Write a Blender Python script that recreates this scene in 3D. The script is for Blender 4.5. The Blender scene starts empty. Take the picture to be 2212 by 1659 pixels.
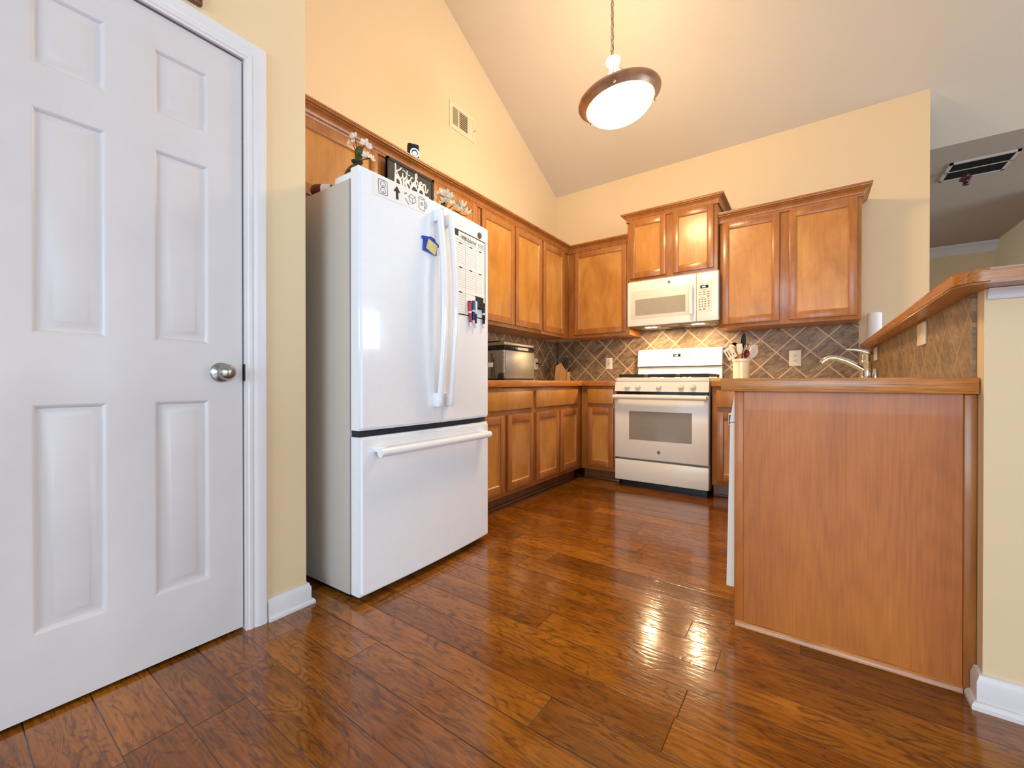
import bpy, bmesh, math, random
from mathutils import Vector, Matrix
random.seed(7)
sc = bpy.context.scene
COL = sc.collection
PI = math.pi

# ------------------------------------------------------------------ camera
cd = bpy.data.cameras.new('camera'); cam = bpy.data.objects.new('camera', cd); COL.objects.link(cam)
cam.location = (0, 0, 0.90)
cam.rotation_euler = (math.radians(90 - 0.2513), 0, math.radians(35.526))
cd.sensor_width = 36.0; cd.lens = 899.3 / 2212 * 36.0; cd.clip_start = 0.02
sc.camera = cam
# ------------------------------------------------------------------ world, exposure
w = bpy.data.worlds.new('world'); sc.world = w; w.use_nodes = True
w.node_tree.nodes['Background'].inputs[0].default_value = (0.75, 0.86, 1.0, 1)
w.node_tree.nodes['Background'].inputs[1].default_value = 1.0
sc.view_settings.view_transform = 'Standard'; sc.view_settings.look = 'None'
sc.view_settings.gamma = 1.0; sc.view_settings.use_curve_mapping = False
sc.view_settings.exposure = 0.32

def area(name, loc, rot, sx, sy, power, col):
    d = bpy.data.lights.new(name, 'AREA'); d.shape = 'RECTANGLE'; d.size = sx; d.size_y = sy
    d.energy = power; d.color = col
    o = bpy.data.objects.new(name, d); o.location = loc; o.rotation_euler = rot; COL.objects.link(o); return o
DAY = (0.62, 0.80, 1.0)
WARM = (1.0, 0.72, 0.40)
# daylight standing in the window openings of the dining side of the room (behind and right of the camera); the last lamp is added to brighten the hallway
area('daylight_rear', (0.0, -3.48, 1.45), (math.radians(90), 0, 0), 3.0, 1.9, 104, DAY)
area('daylight_right', (4.88, -0.6, 1.45), (math.radians(90), 0, math.radians(90)), 3.2, 1.9, 118, DAY)
area('hall_fill', (4.88, 4.3, 1.45), (math.radians(90), 0, math.radians(90)), 2.0, 1.9, 120, DAY)

# ------------------------------------------------------------------ node helpers
def lin(r, g, b):
    f = lambda c: (c / 255 / 12.92) if c / 255 <= 0.04045 else ((c / 255 + 0.055) / 1.055) ** 2.4
    return (f(r), f(g), f(b), 1)
class NT:
    def __init__(s, name):
        s.m = bpy.data.materials.new(name); s.m.use_nodes = True; s.t = s.m.node_tree
        s.b = s.t.nodes['Principled BSDF']
    def n(s, kind, **kw):
        nd = s.t.nodes.new(kind)
        for k, v in kw.items():
            if k.startswith('i_'):
                key = k[2:]; key = int(key) if key.isdigit() else key.replace('_', ' ')
                s.put(nd.inputs[key], v)
            else: setattr(nd, k, v)
        return nd
    def put(s, inp, v):
        if isinstance(v, bpy.types.NodeSocket): s.t.links.new(v, inp)
        else: inp.default_value = v
    def math(s, op, a, b=0.0, c=0.0, clamp=False):
        nd = s.t.nodes.new('ShaderNodeMath'); nd.operation = op; nd.use_clamp = clamp
        s.put(nd.inputs[0], a); s.put(nd.inputs[1], b); s.put(nd.inputs[2], c); return nd.outputs[0]
    def vmul(s, v, k):
        nd = s.t.nodes.new('ShaderNodeVectorMath'); nd.operation = 'MULTIPLY'; s.put(nd.inputs[0], v); s.put(nd.inputs[1], k); return nd.outputs[0]
    def vadd(s, v, k):
        nd = s.t.nodes.new('ShaderNodeVectorMath'); nd.operation = 'ADD'; s.put(nd.inputs[0], v); s.put(nd.inputs[1], k); return nd.outputs[0]
    def noise(s, v, scale, detail=4, rough=0.55, dist=0.0):
        nd = s.n('ShaderNodeTexNoise'); s.put(nd.inputs['Vector'], v); nd.inputs['Scale'].default_value = scale
        nd.inputs['Detail'].default_value = detail; nd.inputs['Roughness'].default_value = rough; nd.inputs['Distortion'].default_value = dist
        return nd.outputs['Fac']
    def ramp(s, f, stops):
        nd = s.n('ShaderNodeValToRGB'); s.put(nd.inputs[0], f); e = nd.color_ramp.elements
        while len(e) > 1: e.remove(e[-1])
        e[0].position, e[0].color = stops[0]
        for p, c in stops[1:]:
            x = e.new(p); x.color = c
        return nd.outputs[0]
    def mix(s, f, a, b, mode='MIX'):
        nd = s.n('ShaderNodeMix', data_type='RGBA', blend_type=mode); s.put(nd.inputs[0], f); s.put(nd.inputs[6], a); s.put(nd.inputs[7], b); return nd.outputs[2]
    def bump(s, h, strength, dist=0.01):
        nd = s.n('ShaderNodeBump'); nd.inputs['Strength'].default_value = strength; nd.inputs['Distance'].default_value = dist
        s.put(nd.inputs['Height'], h); s.t.links.new(nd.outputs[0], s.b.inputs['Normal'])
    def obj(s):
        return s.n('ShaderNodeTexCoord').outputs['Object']
    def rnd(s):
        return s.n('ShaderNodeObjectInfo').outputs['Random']
    def set(s, col=None, rough=None, metal=None, coat=None, spec=None):
        if col is not None: s.put(s.b.inputs['Base Color'], col)
        if rough is not None: s.put(s.b.inputs['Roughness'], rough)
        if metal is not None: s.b.inputs['Metallic'].default_value = metal
        if coat is not None: s.b.inputs['Coat Weight'].default_value = coat
        if spec is not None: s.b.inputs['Specular IOR Level'].default_value = spec
        return s
M = {}
def plain(name, rgb, rough=0.5, metal=0.0, coat=0.0, mottle=0.04, scale=30, bump=0.0):
    t = NT(name); v = t.obj()
    c = lin(*rgb)
    f = t.noise(v, scale, 3)
    d = tuple(x * (1 - mottle) for x in c[:3]) + (1,); u = tuple(min(1, x * (1 + mottle)) for x in c[:3]) + (1,)
    t.set(t.ramp(f, [(0.3, d), (0.7, u)]), rough, metal, coat)
    if bump: t.bump(t.noise(v, scale * 3, 2), bump, 0.002)
    M[name] = t.m; return t
def emis(name, rgb, strength):
    t = NT(name); t.set(lin(*rgb), 0.4); t.b.inputs['Emission Color'].default_value = lin(*rgb); t.b.inputs['Emission Strength'].default_value = strength
    M[name] = t.m; return t
def wood(name, dark, mid, light, rough=0.34, axis=2, fine=1.0, coat=0.25, figure=0.5, dual=False):
    t = NT(name); v = t.obj(); r = t.rnd()
    cv = t.n('ShaderNodeCombineXYZ'); t.put(cv.inputs[0], t.math('MULTIPLY', r, 17.0)); t.put(cv.inputs[1], t.math('MULTIPLY', r, 9.0)); t.put(cv.inputs[2], t.math('MULTIPLY', r, 31.0))
    p = t.vadd(v, cv.outputs[0])
    st = [1.0, 1.0, 1.0]; st[axis] = 0.09 if fine < 3 else 0.03
    g = t.noise(t.vmul(p, tuple(st)), 55 * fine, 5, 0.6, 0.3)
    if dual:      # faces that look along Y are edge strips whose grain runs along X
        ny = t.n('ShaderNodeSeparateXYZ'); t.put(ny.inputs[0], t.n('ShaderNodeTexCoord').outputs['Normal'])
        k = t.math('GREATER_THAN', t.math('ABSOLUTE', ny.outputs[1]), 0.4)
        g2 = t.noise(t.vmul(p, (0.03, 1.0, 1.0)), 55 * fine, 5, 0.6, 0.3)
        g = t.math('ADD', t.math('MULTIPLY', g, t.math('SUBTRACT', 1.0, k)), t.math('MULTIPLY', g2, k))
    st2 = [1.0, 1.0, 1.0]; st2[axis] = 0.45
    b = t.noise(t.vmul(p, tuple(st2)), 7, 4, 0.6, 0.6)
    f = t.math('ADD', t.math('MULTIPLY', g, 1 - figure), t.math('MULTIPLY', b, figure))
    c = t.ramp(f, [(0.30, lin(*dark)), (0.5, lin(*mid)), (0.70, lin(*light))])
    t.set(c, rough, 0, coat); t.b.inputs['Coat Roughness'].default_value = 0.16
    t.bump(g, 0.05, 0.002); M[name] = t.m; return t

# ------------------------------------------------------------------ materials
def wallmat(name, rgb):
    t = NT(name); v = t.obj(); f = t.noise(v, 1.3, 3); c = lin(*rgb)
    t.set(t.ramp(f, [(0.3, tuple(x * 0.97 for x in c[:3]) + (1,)), (0.7, c)]), 0.6)
    t.bump(t.noise(v, 220, 2), 0.12, 0.001); M[name] = t.m
wallmat('wall_paint', (227, 201, 160))
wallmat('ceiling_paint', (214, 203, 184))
wallmat('hall_ceiling_shaded', (176, 160, 142))  # ceiling paint darkened: the hallway's dimness is put into the colour
plain('trim_white', (220, 216, 216), 0.32, mottle=0.02, scale=12)
plain('door_white', (208, 202, 201), 0.38, mottle=0.02, scale=8, bump=0.03)
wood('cabinet_frame', (136, 80, 32), (162, 100, 44), (180, 118, 58), figure=0.55)
wood('cabinet_panel', (164, 104, 40), (188, 126, 54), (204, 146, 72), figure=0.72)
def veneer():
    t = NT('island_panel'); v = t.obj()
    g = t.noise(t.vmul(v, (1, 1, .05)), 130, 4, .6); b = t.noise(t.vmul(v, (1, 1, .16)), 5, 3, .5, .3)
    fld = t.noise(t.vmul(v, (1, 1, .16)), 4.2, 1, .4, .2); band = t.math('FRACT', t.math('MULTIPLY', fld, 17.0))
    ln = t.n('ShaderNodeMapRange', interpolation_type='SMOOTHSTEP', i_0=t.math('ABSOLUTE', t.math('SUBTRACT', band, .5)), i_1=0.0, i_2=.35).outputs[0]
    f = t.math('ADD', t.math('ADD', t.math('MULTIPLY', g, .4), t.math('MULTIPLY', b, .45)), t.math('MULTIPLY', ln, .05))
    t.set(t.ramp(f, [(.34, lin(172, 97, 38)), (.52, lin(193, 113, 45)), (.68, lin(203, 127, 55))]), .42, 0, .1); M['island_panel'] = t.m
veneer()
wood('oak_edge', (118, 64, 22), (186, 116, 50), (214, 150, 76), axis=0, fine=5.0, figure=0.15)
wood('oak_edge_depth', (128, 68, 20), (188, 112, 40), (214, 146, 64), axis=1, fine=5.0, figure=0.15)
wood('bar_oak', (112, 62, 20), (170, 104, 40), (200, 138, 66), axis=1, fine=4.0, figure=0.2, dual=True)
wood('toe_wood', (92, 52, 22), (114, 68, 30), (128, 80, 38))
wood('block_wood', (150, 104, 52), (186, 138, 74), (206, 162, 98))
wood('spoon_wood', (150, 100, 58), (186, 138, 88), (206, 164, 112))
plain('laminate', (190, 168, 132), 0.45, mottle=0.15, scale=140)
plain('appliance_white', (238, 241, 245), 0.16, coat=0.4, mottle=0.01)
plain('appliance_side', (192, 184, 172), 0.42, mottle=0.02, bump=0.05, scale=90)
plain('stove_white', (240, 234, 220), 0.30, coat=0.12, mottle=0.01)
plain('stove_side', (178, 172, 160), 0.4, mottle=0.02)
plain('stove_glass', (150, 140, 128), 0.14, coat=0.5, mottle=0.03)
plain('mw_glass', (168, 158, 140), 0.2, coat=0.3, mottle=0.03)
plain('panel_grey', (224, 216, 198), 0.35, mottle=0.01)
plain('print_grey', (120, 114, 104), 0.6)
plain('black_plastic', (22, 21, 22), 0.4)
plain('black_gloss', (10, 12, 16), 0.15)
plain('dark_gap', (34, 42, 50), 0.6)
plain('cast_iron', (26, 22, 20), 0.55)
plain('chrome', (210, 208, 204), 0.08, 1.0, mottle=0.01)
plain('nickel', (168, 166, 166), 0.24, 1.0, mottle=0.02)
plain('steel', (170, 166, 160), 0.36, 1.0, mottle=0.03)
plain('dark_steel', (84, 82, 80), 0.34, 0.7)
plain('grey_plastic', (122, 117, 110), 0.45)
plain('bronze', (176, 142, 116), 0.36, 0.65, mottle=0.2, scale=14)
wood('block_gold', (140, 92, 38), (172, 120, 54), (192, 142, 74))
plain('paper', (236, 234, 230), 0.85, mottle=0.01)
plain('plate_white', (228, 220, 204), 0.4, mottle=0.01)
plain('ink', (18, 17, 18), 0.7)
plain('ink_grey', (150, 142, 132), 0.7)
plain('pale_blue', (178, 190, 194), 0.6)
plain('house_blue', (12, 58, 176), 0.25, coat=0.5)
plain('note_yellow', (220, 208, 136), 0.8)
plain('chalkboard', (58, 54, 44), 0.75, mottle=0.2, scale=9)
plain('marker_red', (206, 40, 50), 0.4)
plain('marker_crimson', (176, 34, 70), 0.4)
plain('marker_blue', (20, 98, 150), 0.4)
plain('marker_navy', (34, 30, 92), 0.4)
plain('bottle_maroon', (84, 18, 22), 0.25, coat=0.4)
plain('vase_green', (44, 46, 30), 0.3, coat=0.3)
plain('leaf_green', (66, 78, 28), 0.45)
plain('stem_brown', (70, 34, 28), 0.6)
plain('blossom', (238, 222, 208), 0.7, mottle=0.05)
plain('blossom_cream', (236, 224, 196), 0.7, mottle=0.05)
plain('crock_cream', (232, 218, 188), 0.2, coat=0.5, mottle=0.02)
plain('utensil_white', (232, 226, 206), 0.4)
plain('utensil_black', (30, 26, 24), 0.35)
plain('utensil_red', (150, 44, 22), 0.25, coat=0.5)
plain('vent_metal', (226, 208, 168), 0.5)
plain('vent_dark', (22, 15, 10), 0.9)
plain('grille_metal', (196, 186, 174), 0.4)
plain('ornament_red', (78, 12, 16), 0.5)
plain('coin_brass', (112, 96, 76), 0.4, 0.6, mottle=0.3, scale=120)
emis('lamp_glass', (255, 222, 170), 72.0)
emis('hub_glass', (255, 240, 214), 1.3)
emis('task_lens', (255, 236, 206), 14.0)
emis('clock_digits', (210, 232, 255), 2.2)
emis('ring_light', (190, 228, 255), 1.6)

def tilemat(name, ha, h0, z0, step=0.2335, grout=(196, 166, 134)):
    t = NT(name); v = t.obj(); sx = t.n('ShaderNodeSeparateXYZ'); t.put(sx.inputs[0], v)
    h = t.math('SUBTRACT', sx.outputs[ha], h0); z = t.math('SUBTRACT', sx.outputs[2], z0)
    a = t.math('DIVIDE', t.math('ADD', h, z), step); b = t.math('DIVIDE', t.math('SUBTRACT', h, z), step)
    fa, fb = t.math('FLOOR', t.math('ADD', a, 0.0)), t.math('FLOOR', t.math('ADD', b, 0.0))
    da = t.math('ABSOLUTE', t.math('SUBTRACT', a, t.math('ROUND', a))); db = t.math('ABSOLUTE', t.math('SUBTRACT', b, t.math('ROUND', b)))
    d = t.math('MINIMUM', da, db)
    g = t.math('SMOOTHSTEP', d, 0.022, 0.034) if False else t.n('ShaderNodeMapRange', interpolation_type='SMOOTHSTEP', i_0=d, i_1=0.024, i_2=0.038).outputs[0]
    cv = t.n('ShaderNodeCombineXYZ'); t.put(cv.inputs[0], fa); t.put(cv.inputs[1], fb)
    wn = t.n('ShaderNodeTexWhiteNoise'); t.put(wn.inputs[0], cv.outputs[0])
    off = t.vmul(wn.outputs['Color'], (7, 7, 7)); p = t.vadd(v, off)
    rot = t.n('ShaderNodeVectorRotate', rotation_type='AXIS_ANGLE'); t.put(rot.inputs['Vector'], p)
    rot.inputs['Axis'].default_value = (0, 1, 0) if ha == 0 else (1, 0, 0); rot.inputs['Angle'].default_value = 0.5 if ha == 0 else -0.5
    st = (1, 1, 2.6)
    n1 = t.noise(t.vmul(rot.outputs[0], st), 11, 6, 0.68, 0.8); n2 = t.noise(p, 60, 3, 0.6)
    f = t.math('ADD', t.math('MULTIPLY', n1, 0.8), t.math('MULTIPLY', n2, 0.2))
    c = t.ramp(f, [(0.34, lin(86, 66, 48)), (0.48, lin(128, 103, 78)), (0.58, lin(152, 126, 98)), (0.68, lin(178, 150, 122))])
    c = t.mix(t.math('MULTIPLY', wn.outputs['Value'], 0.22), c, lin(120, 98, 68))
    t.set(t.mix(g, lin(*grout), c), 0.5)
    t.bump(t.math('ADD', t.math('MULTIPLY', f, 0.4), g), 0.25, 0.004); M[name] = t.m
tilemat('tile_back', 0, -0.343, 1.267); tilemat('tile_left', 1, 3.776, 1.262); tilemat('tile_bar', 1, 2.02, 1.10, 0.2335, (160, 130, 92))

def floormat():
    t = NT('floor_planks'); v = t.obj(); s = t.n('ShaderNodeSeparateXYZ'); t.put(s.inputs[0], v)
    W = 0.1275; Lp = 1.15
    ry = t.math('DIVIDE', t.math('SUBTRACT', s.outputs[1], 0.522), W); row = t.math('FLOOR', ry)
    wr = t.n('ShaderNodeTexWhiteNoise', noise_dimensions='1D'); t.put(wr.inputs['W'], t.math('ADD', row, 3.7))
    rx = t.math('ADD', t.math('DIVIDE', s.outputs[0], Lp), t.math('MULTIPLY', wr.outputs['Value'], 5.3)); px = t.math('FLOOR', rx)
    cv = t.n('ShaderNodeCombineXYZ'); t.put(cv.inputs[0], px); t.put(cv.inputs[1], row)
    wp = t.n('ShaderNodeTexWhiteNoise', noise_dimensions='3D'); t.put(wp.inputs[0], cv.outputs[0])
    ey = t.math('MULTIPLY', t.math('ABSOLUTE', t.math('SUBTRACT', ry, t.math('ROUND', ry))), W)
    ex = t.math('MULTIPLY', t.math('ABSOLUTE', t.math('SUBTRACT', rx, t.math('ROUND', rx))), Lp)
    e = t.math('MINIMUM', ex, ey)
    seam = t.n('ShaderNodeMapRange', interpolation_type='SMOOTHSTEP', i_0=e, i_1=0.0003, i_2=0.0020).outputs[0]
    p = t.vadd(v, t.vmul(wp.outputs['Color'], (13, 13, 13)))
    # cathedral figure: contour lines of a stretched field
    fld = t.noise(t.vmul(p, (0.30, 1.15, 1)), 8.5, 2, 0.5, 0.35)
    band = t.math('FRACT', t.math('MULTIPLY', fld, 15.0))
    ln = t.n('ShaderNodeMapRange', interpolation_type='SMOOTHSTEP', i_0=t.math('ABSOLUTE', t.math('SUBTRACT', band, 0.5)), i_1=0.0, i_2=0.30).outputs[0]
    brk = t.noise(t.vmul(p, (0.6, 2.2, 1)), 16, 4, 0.7)
    lnf = t.math('MULTIPLY', t.math('SUBTRACT', 1.0, ln), t.n('ShaderNodeMapRange', i_0=brk, i_1=0.42, i_2=0.62).outputs[0])
    fine = t.noise(t.vmul(p, (0.045, 1.0, 1)), 150, 4, 0.65)
    cloud = t.noise(t.vmul(p, (0.35, 1.0, 1)), 5, 4, 0.6, 0.4)
    f = t.math('ADD', t.math('ADD', t.math('MULTIPLY', fine, 0.34), t.math('MULTIPLY', cloud, 0.50)), t.math('MULTIPLY', wp.outputs['Value'], 0.17))
    c = t.ramp(f, [(0.28, lin(78, 39, 5)), (0.46, lin(124, 70, 13)), (0.60, lin(154, 92, 22)), (0.78, lin(186, 121, 40))])
    fleck = t.n('ShaderNodeMapRange', interpolation_type='SMOOTHSTEP', i_0=t.noise(t.vmul(p, (0.16, 1.0, 1)), 70, 4, 0.7, 0.5), i_1=0.51, i_2=0.63).outputs[0]
    c = t.mix(t.math('MULTIPLY', fleck, 0.50), c, lin(60, 28, 8))
    c = t.mix(t.math('MULTIPLY', lnf, 0.66), c, lin(50, 24, 8))
    c = t.mix(seam, lin(48, 24, 10), c)
    t.set(c, t.math('ADD', 0.12, t.math('MULTIPLY', fine, 0.08)), 0, 0.45, 0.4)
    t.b.inputs['Coat Roughness'].default_value = 0.05
    scr = t.math('ADD', t.math('MULTIPLY', t.noise(t.vmul(p, (0.28, 1.0, 1)), 20, 3, 0.55), 0.8), t.math('MULTIPLY', t.noise(t.vmul(v, (0.20, 1.0, 1)), 62, 2, 0.5), 0.42))
    hgt = t.math('ADD', t.math('ADD', t.math('MULTIPLY', scr, 0.55), t.math('MULTIPLY', seam, 0.6)), t.math('ADD', t.math('MULTIPLY', fine, 0.06), t.math('MULTIPLY', lnf, -0.10)))
    nd = t.n('ShaderNodeBump'); nd.inputs['Strength'].default_value = 0.42; nd.inputs['Distance'].default_value = 0.004
    t.put(nd.inputs['Height'], hgt); t.t.links.new(nd.outputs[0], t.b.inputs['Normal']); t.t.links.new(nd.outputs[0], t.b.inputs['Coat Normal'])
    M['floor_planks'] = t.m
floormat()

# ------------------------------------------------------------------ mesh builder
ORG = {}
class MB:
    def __init__(s): s.bm = bmesh.new()
    def box(s, x0, y0, z0, x1, y1, z1, bev=0.0, seg=2):
        x0, x1 = sorted((x0, x1)); y0, y1 = sorted((y0, y1)); z0, z1 = sorted((z0, z1))
        r = bmesh.ops.create_cube(s.bm, size=1.0); vs = r['verts']
        for v in vs: v.co = Vector((x0 + (v.co.x + .5) * (x1 - x0), y0 + (v.co.y + .5) * (y1 - y0), z0 + (v.co.z + .5) * (z1 - z0)))
        if bev:
            bev = min(bev, 0.45 * min(x1 - x0, y1 - y0, z1 - z0))
            es = list({e for v in vs for e in v.link_edges})
            bmesh.ops.bevel(s.bm, geom=es, offset=bev, segments=seg, affect='EDGES', profile=0.5)
        return s
    def hexa(s, pts):      # 8 points: bottom ring of 4 then top ring of 4
        v = [s.bm.verts.new(p) for p in pts]
        for f in ((3, 2, 1, 0), (4, 5, 6, 7), (0, 1, 5, 4), (1, 2, 6, 5), (2, 3, 7, 6), (3, 0, 4, 7)): s.bm.faces.new([v[i] for i in f])
        return s
    def prism(s, poly, mapf, a, b):   # 2-D polygon extruded from a to b along the third axis given by mapf(u,v,w)
        lo = [s.bm.verts.new(mapf(u, v, a)) for u, v in poly]; hi = [s.bm.verts.new(mapf(u, v, b)) for u, v in poly]
        n = len(poly); s.bm.faces.new(lo[::-1]); s.bm.faces.new(hi)
        for i in range(n): s.bm.faces.new((lo[i], lo[(i + 1) % n], hi[(i + 1) % n], hi[i]))
        return s
    def tube(s, pts, r, n=10, cap=True):
        pts = [Vector(p) for p in pts]; m = len(pts); rs = r if isinstance(r, (list, tuple)) else [r] * m
        prev = None; rings = []
        for i, p in enumerate(pts):
            t = (pts[min(i + 1, m - 1)] - pts[max(i - 1, 0)]).normalized()
            if prev is None:
                a = Vector((0, 0, 1)) if abs(t.z) < 0.9 else Vector((1, 0, 0)); nrm = t.cross(a).normalized()
            else: nrm = (prev - t * prev.dot(t)).normalized()
            prev = nrm; bi = t.cross(nrm)
            rings.append([s.bm.verts.new(p + (nrm * math.cos(2 * PI * k / n) + bi * math.sin(2 * PI * k / n)) * rs[i]) for k in range(n)])
        for i in range(m - 1):
            for k in range(n): s.bm.faces.new((rings[i][k], rings[i][(k + 1) % n], rings[i + 1][(k + 1) % n], rings[i + 1][k]))
        if cap: s.bm.faces.new(rings[0][::-1]); s.bm.faces.new(rings[-1])
        return s
    def lathe(s, prof, c=(0, 0, 0), axis=(0, 0, 1), n=32):
        c = Vector(c); q = Vector((0, 0, 1)).rotation_difference(Vector(axis).normalized()).to_matrix(); rings = []
        for r, z in prof:
            if r < 1e-6: rings.append([s.bm.verts.new(c + q @ Vector((0, 0, z)))])
            else: rings.append([s.bm.verts.new(c + q @ Vector((r * math.cos(2 * PI * k / n), r * math.sin(2 * PI * k / n), z))) for k in range(n)])
        for a, b in zip(rings, rings[1:]):
            if len(a) == 1 and len(b) == 1: continue
            for k in range(n):
                k2 = (k + 1) % n
                if len(a) == 1: s.bm.faces.new((a[0], b[k2], b[k]))
                elif len(b) == 1: s.bm.faces.new((a[k], a[k2], b[0]))
                else: s.bm.faces.new((a[k], a[k2], b[k2], b[k]))
        return s
    def ball(s, c, r, sub=2, sq=(1, 1, 1)):
        res = bmesh.ops.create_icosphere(s.bm, subdivisions=sub, radius=1.0)
        for v in res['verts']: v.co = Vector((c[0] + v.co.x * r * sq[0], c[1] + v.co.y * r * sq[1], c[2] + v.co.z * r * sq[2]))
        return s
    def rings(s, levels, mapf):      # nested rectangles (u0,v0,u1,v1,depth), last one filled
        R = [[s.bm.verts.new(mapf(u, v, d)) for u, v in ((u0, v0), (u1, v0), (u1, v1), (u0, v1))] for u0, v0, u1, v1, d in levels]
        for a, b in zip(R, R[1:]):
            for k in range(4): s.bm.faces.new((a[k], a[(k + 1) % 4], b[(k + 1) % 4], b[k]))
        s.bm.faces.new(R[-1]); return s
    def addmesh(s, me, mat):
        n0 = len(s.bm.verts); s.bm.from_mesh(me); s.bm.verts.ensure_lookup_table()
        for v in s.bm.verts[n0:]: v.co = mat(v.co) if callable(mat) else mat @ v.co
        return s
    def build(s, name, mat, parent=None, local=False, smooth=True, keep=False, rotz=0.0, org=None):
        bmesh.ops.recalc_face_normals(s.bm, faces=s.bm.faces)
        if parent is not None: o0 = ORG[parent.name]
        elif keep: o0 = Vector((0, 0, 0))
        else:
            xs = [v.co for v in s.bm.verts]
            o0 = Vector(org) if org else Vector(((min(v.x for v in xs) + max(v.x for v in xs)) / 2, (min(v.y for v in xs) + max(v.y for v in xs)) / 2, min(v.z for v in xs)))
        if not local: bmesh.ops.translate(s.bm, verts=s.bm.verts, vec=-o0)
        me = bpy.data.meshes.new(name); s.bm.to_mesh(me); s.bm.free()
        me.materials.append(M[mat])
        if smooth:
            me.shade_smooth(); me.set_sharp_from_angle(angle=math.radians(32))
        o = bpy.data.objects.new(name, me); COL.objects.link(o)
        if parent is not None: o.parent = parent
        else: o.location = o0
        ORG[o.name] = o0
        return o
def tag(o, label, cat, group=None, kind=None):
    if label: o['label'] = label
    if cat: o['category'] = cat
    if group: o['group'] = group
    if kind: o['kind'] = kind
    return o
def thing(name, label, cat, loc=(0, 0, 0), rotz=0, group=None):
    o = bpy.data.objects.new(name, None); o.empty_display_size = 0.05; COL.objects.link(o)
    o.location = loc; o.rotation_euler = (0, 0, rotz); ORG[o.name] = Vector(loc)
    return tag(o, label, cat, group)
def struct(mb, name, mat, parent=None, smooth=False):
    o = mb.build(name, mat, parent, keep=parent is None, smooth=smooth)
    if parent is None: o['kind'] = 'structure'
    return o
def text_mesh(body, size, extr=0.0005, shear=0.0, align='LEFT', bold=0.0):
    cu = bpy.data.curves.new('t', 'FONT'); cu.body = body; cu.size = size; cu.extrude = extr; cu.shear = shear; cu.align_x = align; cu.offset = bold; cu.resolution_u = 3
    o = bpy.data.objects.new('t', cu); COL.objects.link(o); dg = bpy.context.evaluated_depsgraph_get()
    me = bpy.data.meshes.new_from_object(o.evaluated_get(dg)); bpy.data.objects.remove(o); bpy.data.curves.remove(cu); return me
XF = lambda x0: (lambda u, v, d: (x0 + d, u, v))       # a face looking to +X: u=Y, v=Z, d outwards
YF = lambda y0: (lambda u, v, d: (u, y0 - d, v))       # a face looking to -Y: u=X
NXF = lambda x0: (lambda u, v, d: (x0 - d, u, v))      # a face looking to -X
def fbox(mb, f, u0, v0, u1, v1, d0, d1, bev=0.0):
    a = f(u0, v0, d0); b = f(u1, v1, d1); return mb.box(*a, *b, bev=bev)

# ------------------------------------------------------------------ room shell
XW, YW = -2.345, 4.155
SL = 0.505
cz = lambda y: 2.995 + SL * (YW - y)
RY = 0.15                                     # ridge of the vault
REAR = -3.6
struct(MB().box(-2.6, REAR - .2, -0.12, 5.2, 8.4, 0.0), 'floor', 'floor_planks')
def slopebox(y0, z0, y1, z1, x0=-2.5, x1=5.1, t=0.1):
    return MB().prism([(y0, z0), (y1, z1), (y1, z1 + t), (y0, z0 + t)], lambda u, v, w_: (w_, u, v), x0, x1)
struct(slopebox(4.641, cz(4.641), RY, cz(RY)), 'ceiling', 'ceiling_paint')
struct(slopebox(RY, cz(RY), REAR - .1, 2.75), 'ceiling', 'ceiling_paint')
struct(MB().box(-2.5, 4.641, 2.7497, 5.1, 8.4, 2.85), 'ceiling', 'hall_ceiling_shaded')
# left wall with its sloped top
struct(MB().prism([(0.78, 0), (4.27, 0), (4.27, cz(4.27)), (0.78, cz(0.78))], lambda u, v, w_: (w_, u, v), XW - .1, XW), 'wall_left', 'wall_paint')
struct(MB().prism([(XW - .1, 0), (0.697, 0), (0.697, cz(YW) + .05), (XW - .1, cz(YW) + .05)], lambda u, v, w_: (u, w_, v), YW, YW + .115), 'wall_back', 'wall_paint')
PX = -1.665
DY0, DY1, DZ = 0.050, 0.662, 2.062
pw = MB()
top = lambda a, b: pw.prism([(a, DZ + .03), (b, DZ + .03), (b, cz(b) if b > RY else cz(RY)), (a, cz(RY) if a < RY else cz(a))], lambda u, v, w_: (w_, u, v), PX - .115, PX)
pw.prism([(DY1 + .02, 0), (0.89, 0), (0.89, cz(0.89)), (DY1 + .02, cz(DY1 + .02))], lambda u, v, w_: (w_, u, v), PX - .115, PX)
pw.box(PX - .115, REAR, 0, PX, DY0 - .02, 5.0)
pw.prism([(DY0 - .02, DZ + .02), (DY1 + .02, DZ + .02), (DY1 + .02, cz(DY1)), (RY, cz(RY)), (DY0 - .02, cz(RY))], lambda u, v, w_: (w_, u, v), PX - .115, PX)
pw.prism([(PX - .115, 0), (XW, 0), (XW, cz(0.89)), (PX - .115, cz(0.89))], lambda u, v, w_: (u, w_, v), 0.78, 0.89)
struct(pw, 'wall_pantry', 'wall_paint')
struct(MB().box(XW - .1, REAR - .1, 0, XW, 0.78, 5.0), 'wall_pantry_inside', 'wall_paint')
def holed(name, f, u0, u1, z1, hu0, hu1, hz0, hz1, t=0.12):
    m = MB(); fbox(m, f, u0, 0, hu0, z1, 0, -t); fbox(m, f, hu1, 0, u1, z1, 0, -t); fbox(m, f, hu0, 0, hu1, hz0, 0, -t); fbox(m, f, hu0, hz1, hu1, z1, 0, -t)
    return struct(m, name, 'wall_paint')
holed('wall_rear', lambda u, v, d: (u, REAR + d, v), -2.45, 5.1, 5.0, -1.5, 1.5, 0.5, 2.4)
holed('wall_right', lambda u, v, d: (5.0 - d, u, v), REAR, 2.2, 5.1, -2.2, 1.0, 0.5, 2.4)
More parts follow.
